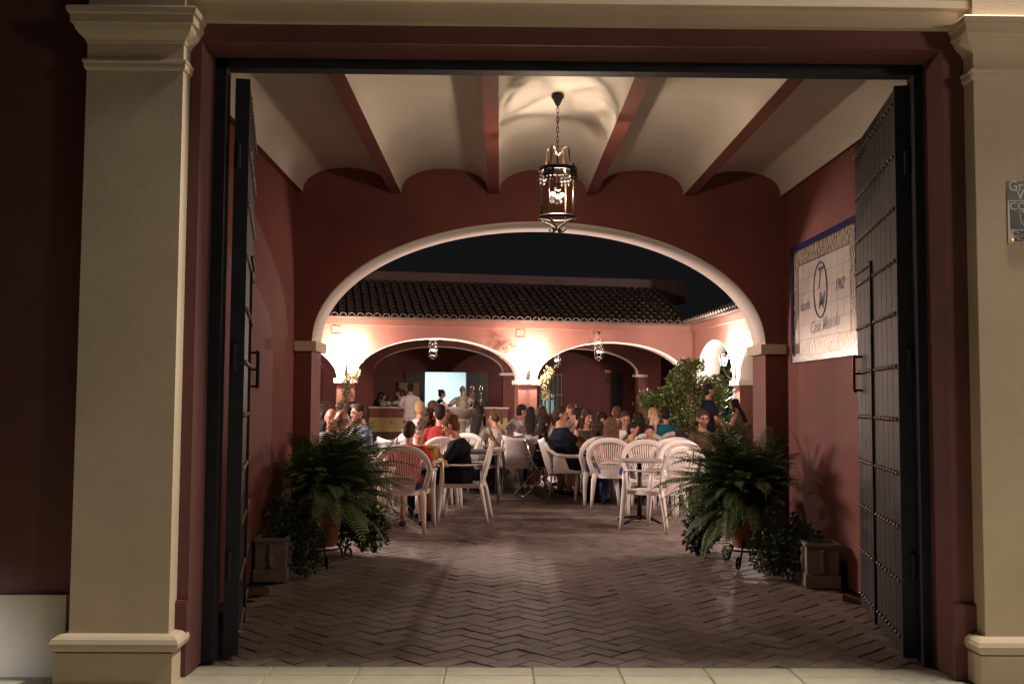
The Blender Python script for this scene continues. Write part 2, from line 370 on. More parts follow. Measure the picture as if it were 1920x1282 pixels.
# ================================================================= GATE LEAVES
def stud_mesh():
    g = G(); g.lathe([(.0145, 0), (.0145, .005), (.011, .012), (.005, .016)], 8); me = g.mesh('stud', True); me.materials.append(M['stud']); return me
STUD = stud_mesh()
def leaf(side, hinge, end, label):
    H = V(hinge); E = V(end); d = (E - H); Ln = d.length; ang = math.atan2(d.y, d.x)
    t = thing('gate_leaf', label, 'gate', (H.x, H.y, 0), ang, 'open gate leaves')
    # local: x along leaf, face towards the passage centre at y = s*0
    s = 1 if side < 0 else -1            # direction of thickness away from the passage
    s = -s
    back = G(); y0, y1 = sorted((0, -s * .05)); 
    back.box(0, Ln, y0, y1, .03, 3.13); back.build('backing', M['steel'], t)
    ed = G(); y0, y1 = sorted((s * .016, -s * .062)); ed.box(-.012, .014, y0, y1, .015, 3.135); ed.build('edge_plate', M['steel'], t)
    n = 9; wv = (Ln - .02) / n
    for i in range(n):
        p = G(); x0 = .016 + i * wv; y0, y1 = sorted((s * .001, s * .014)); p.box(x0 + .0035, x0 + wv - .0035, y0, y1, .04, 3.12); p.build('plank', M['plank'], t)
    for r in range(11):
        z = .12 + r * .292
        for i in range(15):
            x = .05 + i * (Ln - .09) / 14
            o = newobj('stud', STUD, t, (x, s * .014, z)); o.rotation_euler = (-s * R(90), 0, 0)
    st = G(); xw = .72
    for (a, b, c, e) in ((xw, xw + .022, .03, 2.26), (xw + .023, Ln, 2.235, 2.257)):
        y0, y1 = sorted((s * .0145, s * .030)); st.box(a, b, y0, y1, c, e)
    st.build('wicket_door_strip', M['steel'], t)
    h = G(); y0 = s * .014; y1 = s * .065; xh = Ln - .17
    for z in (1.46, 1.57, 1.68): h.tube([(xh, y0, z), (xh, y1, z)], .008, 6)
    h.tube([(xh, y1, 1.45), (xh, y1, 1.69)], .010, 6); h.tube([(xh, y1 - s * .01, 1.45), (xh + .075, y1 - s * .01, 1.45)], .007, 6); h.tube([(xh, y1 - s * .01, 1.69), (xh + .075, y1 - s * .01, 1.69)], .007, 6); h.tube([(xh + .075, y1 - s * .01, 1.45), (xh + .075, y1 - s * .01, 1.69)], .007, 6)
    h.build('handle', M['iron'], t)
    for z in (.5, 1.6, 2.7): hg = G(); hg.tube([(-.03, -s * .04, z - .07), (-.03, -s * .04, z + .07)], .016, 8); hg.build('hinge', M['steel'], t)
    return t
leaf(-1, (-1.405, 5.42), (-1.685, 6.70), 'left open gate leaf of dark studded planks, seen nearly edge on')
leaf(1, (2.195, 5.42), (2.432, 6.70), 'right open gate leaf of dark studded planks with the handle, beside the tile sign')
for x, y, rz, lb in ((-1.70, 7.16, .4, 'dark wooden wedge on the bricks beside the left gate leaf'), (2.47, 6.98, 2.6, 'dark wooden wedge on the bricks beside the right gate leaf')):
    g = G(); g.face([(-.06, -.03, 0), (.07, -.03, 0), (.07, .03, 0), (-.06, .03, 0)]); g.face([(-.06, -.03, .012), (.07, -.03, .045), (.07, .03, .045), (-.06, .03, .012)])
    g.face([(-.06, -.03, 0), (.07, -.03, 0), (.07, -.03, .045), (-.06, -.03, .012)]); g.face([(-.06, .03, 0), (.07, .03, 0), (.07, .03, .045), (-.06, .03, .012)]); g.face([(.07, -.03, 0), (.07, .03, 0), (.07, .03, .045), (.07, -.03, .045)]); g.face([(-.06, -.03, 0), (-.06, .03, 0), (-.06, .03, .012), (-.06, -.03, .012)])
    o = g.build('door_wedge', M['wood'], None, loc=(x, y, 0)); o.rotation_euler = (0, 0, rz); tag(o, lb, 'door stop', 'door wedges')

# ================================================================= GROUND
ground = G(); ground.box(-40, 40, -12, 60, -.40, -.034); gr = ground.build('ground', M['mortar']); gr['kind'] = 'structure'
pave = G(); pave.box(-8, 9, 1.0, 5.262, -.030, -.009); pv = pave.build('street_pavement', M['grout']); pv['kind'] = 'structure'
for j in range(6):
    y1 = 5.256 - (0 if j == 0 else .162 + (j - 1) * .44); y0 = 5.256 - (.155 if j == 0 else .155 + j * .44)
    for i in range(-6, 8):
        x0 = -1.60 + i * .445 + (0 if j % 2 == 0 else .0)
        if j == 0 and not (-1.62 <= x0 < 2.3): continue
        x1 = x0 + .437
        if j == 0: x0 = max(x0, -1.545); x1 = min(x1, 2.288)
        g = G(); g.bev(x0, x1, y0 + .004, y1 - .004, -.012, random.uniform(-.001, .0015), .005); g.build('slab', M['slab'], pv)
pf = G(); pf.box(-30, 30, 5.20, 50, -.033, -.0245); pfo = pf.build('brick_paving', M['mortar']); pfo['kind'] = 'structure'
def herring():
    a = .12; C = (.36, 5.26); c45 = sqrt(.5); out = []
    N_ = 150
    for ix in range(-60, N_):
        for iy in range(-60, N_):
            k = (ix - iy) % 4
            if k == 0: x, y, L_, W_ = ix + 1, iy + .5, 2, 1
            elif k == 2: x, y, L_, W_ = ix + .5, iy, 1, 2
            else: continue
            px, py = x * a, y * a
            X = C[0] + (px - py) * c45; Y = C[1] + (px + py) * c45
            out.append((X, Y, L_ * a, W_ * a))
    return out
bricks = []
for X, Y, lx, ly in herring():
    if Y < 5.262 - .05 or Y > 22.5: continue
    if Y < 9.4 and not (-1.80 < X < 2.54): continue
    if abs(X) > 5.3: continue
    bricks.append((X, Y, lx, ly))
bricks.sort(key=lambda b: b[1])
rng = random.Random(3)
bm_h = G().bev(-.1165, .1165, -.0565, .0565, -.014, 0, .004).mesh('brick'); bm_v = G().bev(-.0565, .0565, -.1165, .1165, -.014, 0, .004).mesh('brick')
for m_ in (bm_h, bm_v): m_.materials.append(M['brick'])
rest = G(); M45 = Matrix.Rotation(R(45), 4, 'Z')
for i, (X, Y, lx, ly) in enumerate(bricks):
    rx, ry, z = rng.gauss(0, .010), rng.gauss(0, .010), -.012 + rng.gauss(0, .0012)
    if i < 290:
        o = newobj('brick', bm_h if lx > ly else bm_v, pfo, (X, Y, z)); o.rotation_euler = (rx, ry, R(45))
    else:
        Mx = Matrix.Translation((X, Y, z)) @ Matrix.Rotation(rx, 4, 'X') @ Matrix.Rotation(ry, 4, 'Y') @ M45
        hx, hy = lx / 2 - .0035, ly / 2 - .0035
        if Y < 14: rest.bev(-hx, hx, -hy, hy, -.014, 0, .004, Mx)
        else: rest.face([Mx @ V(p) for p in ((-hx, -hy, 0), (hx, -hy, 0), (hx, hy, 0), (-hx, hy, 0))])
rest.build('bricks_beyond', M['brick'], pfo, kind='stuff', fix=False)
# a dark branching crack across the courtyard paving
ck = G(); rg = random.Random(9)
def crack(x, y, a, n, w_, depth=0):
    for k in range(n):
        l = rg.uniform(.05, .11); x2 = x + cos(a) * l; y2 = y + sin(a) * l; nx_, ny_ = -sin(a) * w_, cos(a) * w_
        ck.face([(x - nx_, y - ny_, -.0085), (x + nx_, y + ny_, -.0085), (x2 + nx_ * .8, y2 + ny_ * .8, -.0085), (x2 - nx_ * .8, y2 - ny_ * .8, -.0085)])
        if depth < 2 and rg.random() < .5: crack(x2, y2, a + rg.choice((-1, 1)) * rg.uniform(.5, 1.1), rg.randint(2, 4), w_ * .7, depth + 1)
        x, y = x2, y2; a += rg.uniform(-.45, .45)
crack(-.62, 9.98, .1, 6, .012); crack(-.60, 9.97, pi + .2, 4, .012)
ck.build('crack', M['mortar'], pfo, fix=False)
# far yard, beyond the bricks and outside the passage sides
yd = G(); yd.box(-30, 30, 22.5, 50, -.022, -.010); y_ = yd.build('gallery_floor', M['brick']); y_['kind'] = 'structure'

# ================================================================= THINGS ON THE WALLS
TEXTS = []
def text(body, size, mat_, parent, M4, name='lettering', shear=0, sx=1.0, ext=.0008, off=0):
    c = bpy.data.curves.new(name, 'FONT'); c.body = body; c.size = size; c.shear = shear; c.extrude = ext; c.align_x = 'CENTER'; c.align_y = 'CENTER'; c.offset = off; c.resolution_u = 3
    o = newobj(name, c, parent); o.matrix_local = M4 @ Matrix.Diagonal((sx, 1, 1, 1)); c.materials.append(mat_); TEXTS.append(o); return o
# ---- glazed tile sign on the right wall: local x along the wall away from the camera is -u
sg = thing('tile_sign', 'white glazed tile sign with blue edging and navy script lettering on the right passage wall', 'sign', (2.61, 0, 0))
Y0, Y1, Z0, Z1 = 7.12, 8.78, 1.725, 2.745
ew = .055; nx, nz = 11, 7
tw = (Y1 - Y0 - 2 * ew) / nx; th_ = (Z1 - Z0 - 2 * ew) / nz
g = G(); g.box(-.012, -.001, Y0 + .01, Y1 - .01, Z0 + .01, Z1 - .01); g.build('joints', M['tilejoint'], sg)
for i in range(nx):
    for j in range(nz):
        e = i in (0, nx - 1) or j in (0, nz - 1)
        g = G(); y = Y0 + ew + i * tw; z = Z0 + ew + j * th_; q = random.uniform(-.0006, .0006)
        g.box(-.017 + q, -.010, y + .0024, y + tw - .0024, z + .0024, z + th_ - .0024)
        g.build('border_tile' if e else 'tile', M['border'] if e else M['field'], sg)
for i in range(nx):
    for z in (Z0, Z1 - ew):
        g = G(); y = Y0 + ew + i * tw; g.box(-.030, -.001, y + .001, y + tw - .001, z, z + ew - .002); g.build('edging_tile', M['bluetile'], sg)
for j in range(nz):
    for y in (Y0, Y1 - ew):
        g = G(); z = Z0 + ew + j * th_; g.box(-.030, -.001, y, y + ew - .002, z + .001, z + th_ - .001); g.build('edging_tile', M['bluetile'], sg)
for y in (Y0, Y1 - ew):
    for z in (Z0, Z1 - ew):
        g = G(); g.box(-.0305, -.001, y, y + ew - .001, z, z + ew - .001); g.build('corner_tile', M['bluetile'], sg)
# lettering faces -X ; text x axis -> -Y (reads left to right = far to near), y axis -> +Z
def MS(y, z, x=-.0185): return Matrix(((0, 0, -1, x), (-1, 0, 0, y), (0, 1, 0, z), (0, 0, 0, 1)))
yc = (Y0 + Y1) / 2
def PY(fr): return Y1 - ew - fr * (Y1 - Y0 - 2 * ew)
def PZ(fr): return Z0 + ew + fr * (Z1 - Z0 - 2 * ew)
fx0, fx1, fz0, fz1 = PY(.085), PY(.915), PZ(.14), PZ(.86)
fl = G()
for a, b, c, d in ((fx1, fx0, fz0, fz0 + .008), (fx1, fx0, fz1 - .008, fz1), (fx0 - .006, fx0, fz0, fz1), (fx1, fx1 + .006, fz0, fz1)): fl.box(-.0182, -.0168, min(a, b), max(a, b), c, d)
fl.build('border_line', M['ink'], sg)
ov = G(); oc = PY(.47); oz = PZ(.56)
ov.tube([(-.0185, oc - .165 * cos(t), oz + .225 * sin(t)) for t in [2 * pi * k / 40 for k in range(40)]], .0065, 6, loop=True, flat=1)
ov.build('oval_line', M['ink'], sg)
text('T', .24, M['ink'], sg, MS(oc + .035, oz + .09), shear=.35, sx=.85, off=.002)
text('M', .20, M['ink'], sg, MS(oc - .01, oz - .095), shear=.35, sx=.95, off=.002)
text('desde', .125, M['ink'], sg, MS(PY(.20), PZ(.46)), shear=.4, sx=.85, off=.003)
text('1962', .125, M['ink'], sg, MS(PY(.76), PZ(.55)), shear=.4, sx=.85, off=.002)
text('Casa Manolo', .145, M['ink'], sg, MS(PY(.52), PZ(.245)) @ Matrix.Rotation(R(2), 4, 'Z'), shear=.4, sx=.95, off=.003)
# ---- security plate on the right pilaster
sp = thing('security_plate', 'small white and navy alarm company plate screwed to the right street pilaster', 'sign', (2.56, 4.958, 2.187))
g = G(); g.box(0, .34, -.006, -.001, 0, .318); g.build('clear_panel', M['box'], sp)
M['navy'] = mat('navy_print', (.012, .014, .03), .4)
g = G(); g.box(.002, .338, -.0085, -.0065, .22, .316); g.box(.012, .338, -.0085, -.0065, .07, .212); g.build('printed_field', M['navy'], sp)
g = G(); g.box(.010, .338, -.0078, -.0062, .066, .07); g.box(.010, .338, -.0078, -.0062, .212, .216); g.build('border_line', M['box'], sp)
MP = lambda x, z: Matrix(((1, 0, 0, x), (0, 0, -1, -.0095), (0, 1, 0, z), (0, 0, 0, 1)))
text('Gru', .075, M['box'], sp, MP(.058, .288), sx=.9); text('Vic', .075, M['box'], sp, MP(.085, .243), sx=.9); text('CON', .056, M['box'], sp, MP(.072, .185))
text('635 6', .036, M['navy'], sp, MP(.075, .048), sx=1.2, off=.001); text('629', .036, M['navy'], sp, MP(.060, .018), sx=1.2, off=.001)
sh = G(); pts = [(.055, .165), (.075, .158), (.095, .165), (.118, .155), (.115, .10), (.09, .082), (.065, .10), (.06, .13)]
sh.tube([(x, -.009, z) for x, z in pts], .003, 5, loop=True); sh.build('shield_emblem', M['box'], sp)
text('S', .05, M['box'], sp, MP(.085, .122), shear=.3)
g = G(); g.loft([((.018, -.012, .016), (.008, 0, 0), (0, 0, .008)), ((.018, -.006, .016), (.008, 0, 0), (0, 0, .008))], 8); g.build('screw', M['gold'], sp)

# ================================================================= LANTERNS
def lantern(name, label, loc, s=1.0, chain=6, ceil_dz=.6, bulb='bulb', group=None):
    """loc = centre of the cage"""
    t = thing(name, label, 'lamp', loc, 0, group)
    r = .125 * s; hb = .165 * s
    f = G()
    circ = lambda rr, z, n=28: [(rr * cos(2 * pi * k / n), rr * sin(2 * pi * k / n), z) for k in range(n)]
    for a_ in ((circ(r, hb), .010 * s, .45), (circ(r, -hb), .011 * s, .6), (circ(r * 1.06, hb + .012 * s), .006 * s, 1)):
        f = G(); f.tube(a_[0], a_[1], 6, loop=True, flat=a_[2]); f.build('ring', M['iron'], t, smooth=True)
    for k in range(4):
        a = pi / 4 + k * pi / 2 + .25; x, y = r * cos(a), r * sin(a)
        p = G(); p.tube([(x, y, -hb - .01 * s), (x, y, hb + .02 * s)], .0055 * s, 6); p.ell((x, y, hb + .03 * s), .008 * s, .008 * s, .014 * s); p.build('post', M['ironL'], t, smooth=True)
        # leaf ornament hanging from the top ring
        for q in (-.22, .0, .22):
            b = a + q; o_ = G(); 
            for (zz, w_) in ((hb - .02 * s, .014), (hb - .045 * s, .019), (hb - .07 * s, .010)): o_.ell((r * cos(b), r * sin(b), zz), w_ * s, w_ * s * .6, .016 * s)
            o_.build('leaf_ornament', M['iron'], t, smooth=True)
    for k in range(4):
        a = k * pi / 2 + .25 + pi / 4; dx, dy = cos(a), sin(a); sc_ = G(); P_ = []
        for q in range(13):
            u_ = q / 12; rr = r * (.98 - .62 * u_ ** .55 + .30 * sin(pi * u_) ** 2 * u_) if u_ < .8 else r * (.46 - 1.9 * (u_ - .8)); zz = hb + s * (.01 + .155 * sin(min(1, u_ / .85) * pi / 2) - (.055 * (u_ - .8) / .2 if u_ > .8 else 0))
            P_.append((dx * rr, dy * rr, zz))
        sc_.tube(P_, .0055 * s, 6, flat=1.9)
        sc_.build('crown_scroll', M['ironL'], t, smooth=True)
        b_ = G(); P_ = [(dx * r, dy * r, -hb), (dx * r * .9, dy * r * .9, -hb - .02 * s), (dx * r * .5, dy * r * .5, -hb - .04 * s), (dx * r * .15, dy * r * .15, -hb - .065 * s), (dx * r * .12, dy * r * .12, -hb - .085 * s), (dx * r * .35, dy * r * .35, -hb - .10 * s), (dx * r * .5, dy * r * .5, -hb - .085 * s), (dx * r * .42, dy * r * .42, -hb - .07 * s)]
        b_.tube(P_, .0055 * s, 6, flat=1.4); b_.build('finial_scroll', M['iron'], t, smooth=True)
    st = G(); st.tube([(0, 0, hb + .12 * s), (0, 0, hb * .35)], .006 * s, 6); st.lathe([(.012 * s, hb * .35), (.02 * s, hb * .35 - .01 * s), (.02 * s, hb * .35 - .03 * s), (.01 * s, hb * .35 - .035 * s)], 10); st.build('stem', M['iron'], t)
    bu = G(); 
    for q in (-1, 1): bu.ell((q * .032 * s, q * .012 * s, 0), .0125 * s, .0125 * s, .0125 * s)
    bu.ell((0, -.02 * s, -.020 * s), .0125 * s, .0125 * s, .0125 * s)
    bu.build('bulb', M[bulb], t, smooth=True)
    gl = G(); gl.loft([((0, 0, -hb + .012), (r * .9, 0, 0), (0, r * .9, 0)), ((0, 0, hb - .012), (r * .9, 0, 0), (0, r * .9, 0))], 28, closed=False); gl.build('glass', M['glass'], t, smooth=True)
    z = hb + .135 * s; k = 0
    while z < ceil_dz - .085 and chain:
        c = G(); L_ = .034 * (s if s > .9 else .8)
        pts = [(.008 * cos(a), 0, z + L_ / 2 + L_ * .62 * sin(a)) for a in [2 * pi * q / 12 for q in range(12)]]
        if k % 2: pts = [(0, x, zz) for x, _, zz in pts]
        c.tube(pts, .0026, 5, loop=True); c.build('chain_link', M['iron'], t, smooth=True); z += L_ ; k += 1
    cn = G(); zc = ceil_dz; cn.lathe([(.004, zc - .10), (.006, zc - .085), (.016, zc - .075), (.030, zc - .045), (.036, zc - .028), (.044, zc - .025), (.044, zc - .006), (.030, zc)], 16); cn.build('ceiling_cup', M['iron'], t, smooth=True)
    return t
LX, LY, LZ = .388, 6.8, 2.80
lantern('lantern', 'large round wrought iron lantern hanging on a chain from the middle vault', (LX, LY, LZ), 1.0, 6, 3.50 - LZ)
for q in (-1, 1): lamp('lantern_light', 'POINT', (LX + q * .032, LY + q * .012, LZ), 66, WARM, .0145)

# ================================================================= COURTYARD BUILDING
u = V((.983, .184, 0)).normalized(); n_ = V((u.y, -u.x, 0)); O = V((-3.62, 21.528, 0))
def PB(s, d, z): return O + u * s - n_ * d + V((0, 0, z))
cb = thing('courtyard_building', 'long terracotta arcaded building with tiled roof closing the back of the courtyard', 'building')
S0, S1 = -6.0, 8.23
op = [(-3.55, .10, 1.83, .90), (.49, 4.10, 1.83, .90), (4.53, 8.12, 1.83, .88)]
Wg, Lg = arch_wall(S0, S1, 3.14, op, .40, PB, 44)
Wg.build('arcade_wall', M['redL'], cb); linings(Lg, cb)
def boxP(g, P, s0, s1, d0, d1, z0, z1):
    q = [P(s, d, z) for z in (z0, z1) for d in (d0, d1) for s in (s0, s1)]
    b = len(g.v); g.v += [tuple(p) for p in q]
    for f in ((0, 2, 3, 1), (4, 5, 7, 6), (0, 1, 5, 4), (2, 6, 7, 3), (0, 4, 6, 2), (1, 3, 7, 5)): g.f.append(tuple(b + i for i in f)); g.m.append(0)
    return g
for s0, s1 in ((.035, .545), (4.045, 4.585), (8.07, 8.20), (-3.98, -3.50)):
    boxP(G(), PB, s0, s1, -.045, .445, 1.735, 1.828).build('pier_capital', M['white'], cb)
boxP(G(), PB, S0, 8.22, -.07, -.001, 2.985, 3.15).build('frieze', M['redL'], cb)
for s0 in (-.03, 4.05): 
    g = G(); 
    for a, b, c, d in ((0, .2, 0, .012), (0, .2, .168, .18), (0, .012, .012, .168), (.188, .2, .012, .168)): boxP(g, PB, s0 + a, s0 + b, -.012, -.001, 2.78 + c, 2.78 + d)
    g.build('vent_frame', M['redL'], cb)
# gallery floor, inner arcade, back wall, ceiling
Wg, Lg = arch_wall(S0, 8.9, 3.3, [(-3.2, .2 - .35, 2.10, .66), (1.13, 4.52, 2.10, .66), (4.85, 8.25, 2.10, .66)], .25, lambda s, d, z: PB(s, d + 4.0, z), 40)
Wg.build('inner_arcade', M['redD'], cb); linings(Lg, cb)
for s0, s1 in ((4.44, 4.93), (8.17, 8.5)): boxP(G(), lambda s, d, z: PB(s, d + 4.0, z), s0, s1, -.04, .29, 2.03, 2.098).build('pier_capital', M['white'], cb)
boxP(G(), PB, S0, 11.5, .405, 8.0, 2.96, 3.05).build('gallery_ceiling', M['redD'], cb)
# back wall with service opening s 2.84-4.08, z 1.2-2.19
PW = lambda s, d, z: PB(s, d + 7.5, z)
g = G(); boxP(g, PW, S0, 2.84, 0, .2, 0, 3.0); boxP(g, PW, 4.08, 11.5, 0, .2, 0, 3.0); boxP(g, PW, 2.84, 4.08, 0, .2, 0, 1.12); boxP(g, PW, 2.84, 4.08, 0, .2, 2.20, 3.0)
g.build('back_wall', M['redD'], cb)
g = G(); 
for a in ((2.0, 5.0, 2.2, 2.3, .8, 2.6), (2.0, 2.1, .21, 2.2, .8, 2.6), (4.9, 5.0, .21, 2.2, .8, 2.6), (2.0, 5.0, .21, 2.2, 2.5, 2.6), (2.0, 5.0, .21, 2.2, .8, .9)): boxP(g, PW, *a)
g.build('kitchen_room', M['room'], cb)
lamp('kitchen_light', 'AREA', tuple(PW(3.46, 1.0, 2.48)), 40, (.72, .93, 1), size=1.6)
g = G(); 
for a in ((2.80, 2.839, -.03, .1, 1.12, 2.24), (4.081, 4.12, -.03, .1, 1.12, 2.24), (2.80, 4.12, -.03, .1, 2.201, 2.24)): boxP(g, PW, *a)
g.build('window_frame', M['blackw'], cb)
def curtain(s0, s1, flip):
    g = G(); K = 26; J = 12; pts = []
    for j in range(J + 1):
        z = 1.1 + 1.15 * j / J; row = []
        for k in range(K + 1):
            f = k / K; wd = (s1 - s0) * (.22 + .78 * max(0, (j / J - .38) / .62) ** 1.1) if j / J > .38 else (s1 - s0) * .22
            s = (s0 + f * wd) if not flip else (s1 - f * wd)
            row.append(PW(s, .32 + .022 * sin(f * 34) + .01 * sin(j), z))
        pts.append(row)
    for j in range(J):
        for k in range(K): g.face([pts[j][k], pts[j][k + 1], pts[j + 1][k + 1], pts[j + 1][k]])
    g.build('curtain', M['curtain'], cb, smooth=True)
curtain(2.86, 3.50, False); curtain(3.42, 4.08, True)
for s0, s1 in ((2.26, 2.80), (4.12, 4.72)):
    g = G(); boxP(g, PW, s0, s1, -.06, -.02, 1.1, 2.20); o = g.build('shutter', M['blackw'], cb)
    g = G(); m_ = (s0 + s1) / 2; boxP(g, PW, m_ - .012, m_ + .012, -.075, -.0605, 1.1, 2.2); boxP(g, PW, s0, s1, -.075, -.0605, 1.60, 1.63); g.build('shutter_rail', M['blackw'], o)
g = G(); boxP(g, PW, 2.08, 2.66, -.12, -.085, 1.35, 1.87); b_ = g.build('notice_board', M['board'], cb)
g = G(); 
for a in ((2.05, 2.079, -.13, -.08, 1.32, 1.90), (2.661, 2.69, -.13, -.08, 1.32, 1.90), (2.08, 2.66, -.13, -.08, 1.871, 1.90)): boxP(g, PW, *a)
g.build('board_frame', M['blackw'], b_)
# barred window, dark doorway, small sign, switch
g = G(); boxP(g, PW, 6.28, 6.98, -.03, -.005, .95, 2.17); wn = g.build('window', M['blackw'], cb)
for s0, s1, z0, z1 in ((6.50, 6.60, 1.0, 1.42), (6.66, 6.74, 1.0, 1.40), (6.50, 6.60, 1.47, 1.56), (6.66, 6.74, 1.47, 1.56), (6.40, 6.46, 1.05, 1.5)):
    boxP(G(), PW, s0, s1, -.04, -.031, z0, z1).build('pane', M['winglass'], wn)
for k in range(6):
    s = 6.30 + k * .132; G().tube([PW(s, -.09, .93), PW(s, -.09, 2.2)], .010, 6).build('bar', M['cream'], wn)
for z in (.97, 1.55, 2.16): G().tube([PW(6.24, -.09, z), PW(7.02, -.09, z)], .010, 6).build('cross_bar', M['cream'], wn)
boxP(G(), PW, 8.57, 8.93, -.012, -.002, 0, 2.22).build('door', M['blackw'], cb)
boxP(G(), PW, 8.36, 8.54, -.03, -.002, 2.24, 2.32).build('door_sign', M['box'], cb)
boxP(G(), PW, 9.23, 9.28, -.02, -.002, 1.24, 1.36).build('light_switch', M['box'], cb)
# roof: slope from the eave (d=-.25, z=3.16) back to d=2.5
SL = R(21)
def PR(s, r, h=0): return PB(s, -.27 + r * cos(SL) - h * sin(SL), 3.155 + r * sin(SL) + h * cos(SL))
Lr = 2.95
g = G(); g.face([PR(S0, 0), PR(8.25, 0), PR(8.25, Lr), PR(S0, Lr)]); g.face([PR(S0, 0, -.05), PR(8.25, 0, -.05), PR(8.25, Lr, -.05), PR(S0, Lr, -.05)]); g.face([PR(S0, 0), PR(8.25, 0), PR(8.25, 0, -.05), PR(S0, 0, -.05)])
g.build('roof_deck', M['tileunder'], cb)
def tile_mesh():
    g = G(); n = 7; L_ = .36
    ri = []
    for (y, r, z) in ((0, .078, .012), (0, .066, .010), (L_, .052, .0), (L_, .064, .0)):
        ri.append([V((-r * cos(pi * i / n), y, z + r * .95 * sin(pi * i / n))) for i in range(n + 1)])
    for a, b in ((0, 3), (1, 2), (0, 1)):
        for i in range(n): g.face([ri[a][i], ri[a][i + 1], ri[b][i + 1], ri[b][i]])
    return g
TG = tile_mesh(); TM = TG.mesh('roof_tile', True); TM.materials.append(M['tile'])
def tiles(parent, Pfun, s_list, rows, limit, uu, up):
    mm = G(); cnt = 0
    for r in range(rows):
        for s in s_list:
            p = Pfun(s + random.gauss(0, .003), r * .30 - .03, .004 + random.uniform(0, .006))
            x = uu; y = up; z = x.cross(y).normalized(); y = z.cross(x).normalized()
            Mx = Matrix(((x.x, y.x, z.x, p.x), (x.y, y.y, z.y, p.y), (x.z, y.z, z.z, p.z), (0, 0, 0, 1))) @ Matrix.Rotation(random.gauss(0, .02), 4, 'Z')
            if cnt < limit:
                o = newobj('roof_tile', TM, parent); o.matrix_local = Mx; cnt += 1
            else:
                b = len(mm.v); mm.v += [tuple(Mx @ V(v)) for v in TG.v]; mm.f += [tuple(b + i for i in f) for f in TG.f]; mm.m += TG.m
    if mm.v: mm.build('roof_tiles_above', M['tile'], parent, smooth=True, kind='stuff', fix=False)
upv = (PR(0, 1) - PR(0, 0)).normalized()
tiles(cb, PR, [-.9 + .184 * k for k in range(50)], 10, 290, u, upv)
boxP(G(), PB, S0, 9.0, 2.47, 2.8, 3.9, 4.50).build('parapet', M['parapet'], cb)
# ---- wing on the right
wv = V((-.084, .996, 0)).normalized(); nw = V((-wv.y, wv.x, 0)); OW = V((4.803, 19.142, 0))
def PWg(s, d, z): return OW + wv * s - nw * d + V((0, 0, z))
wg = thing('side_wing', 'terracotta arcaded wing with white arch linings along the right side of the courtyard', 'building')
Wg, Lg = arch_wall(-7.5, 3.93, 3.14, [(-6.8, -3.4, 1.80, .92), (-2.9, .56, 1.80, .92), (.98, 3.62, 1.80, .90)], .52, PWg, 40)
Wg.build('arcade_wall', M['redL'], wg); linings(Lg, wg)
for s0, s1 in ((.50, 1.04), (-3.46, -2.84), (3.57, 3.9)): boxP(G(), PWg, s0, s1, -.05, .57, 1.71, 1.798).build('pier_capital', M['white'], wg)
boxP(G(), PWg, -7.5, 3.86, -.07, -.001, 2.985, 3.15).build('frieze', M['redL'], wg)
# white reveals of the wing arches
g = G()
for x in (.98 - .004,): pass
def PRW(s, r, h=0): return PWg(s, -.27 + r * cos(SL) - h * sin(SL), 3.155 + r * sin(SL) + h * cos(SL))
g = G(); g.face([PRW(-7.5, 0), PRW(6.4, 0), PRW(6.4, Lr), PRW(-7.5, Lr)]); g.face([PRW(-7.5, 0, -.05), PRW(4.1, 0, -.05), PRW(4.1, Lr, -.05), PRW(-7.5, Lr, -.05)]); g.face([PRW(-7.5, 0), PRW(4.1, 0), PRW(4.1, 0, -.05), PRW(-7.5, 0, -.05)]); g.build('roof_deck', M['tileunder'], wg)
upw = (PRW(0, 1) - PRW(0, 0)).normalized()
tiles(wg, PRW, [-3.9 + .184 * k for k in range(43)], 9, 180, -wv, upw)
boxP(G(), PWg, -7.5, 6.4, 2.47, 2.8, 3.0, 4.45).build('parapet', M['parapet'], wg)
# ---- wall sconces
def sconce(label, pos, out, along, mt, pw, colr):
    t = thing('wall_sconce', label, 'lamp', pos, math.atan2(out.y, out.x) - pi / 2, 'courtyard wall sconces')
    g = G(); g.box(-.035, .035, .001, .02, -.36, -.12); g.build('back_plate', M['iron'], t)
    g = G(); g.tube([(0, .02, -.30), (0, .10, -.36), (0, .20, -.30), (0, .25, -.17), (0, .25, -.11)], .011, 6); g.tube([(0, .02, -.18), (0, .09, -.16), (0, .12, -.22), (0, .08, -.26)], .008, 6); g.build('bracket', M['iron'], t, smooth=True)
    g = G(); g.lathe([(.05, -.11), (.06, -.10), (.055, -.095)], 12, (0, .25, 0)); g.lathe([(.022, .125), (.018, .14), (.006, .19)], 12, (0, .25, 0)); g.build('cap', M['iron'], t, smooth=True)
    for k in range(6):
        a = k * pi / 3; g = G(); g.tube([(.055 * cos(a), .25 + .055 * sin(a), -.10), (.098 * cos(a), .25 + .098 * sin(a), .12)], .004, 5); g.build('cage_bar', M['iron'], t)
    g = G(); g.ell((0, .25, .02), .035, .035, .05); g.build('bulb', M[mt], t, smooth=True)
    lamp('sconce_light', 'POINT', tuple(pos + out * .25 + V((0, 0, .02))), pw, colr, .055)
    return t
sconce('glaring iron sconce on the leftmost courtyard pier, above the leafy vine', PB(.30, 0, 2.27), n_, u, 'bulbS', 1500, WARM2)
sconce('glaring iron sconce on the middle pier of the back arcade', PB(4.32, 0, 2.22), n_, u, 'bulbS', 1300, WARM2)
sconce('glaring white sconce on the right wing pier, beside the arch capital', PWg(.80, 0, 2.20), nw, wv, 'bulbC', 1700, (1, .84, .74))
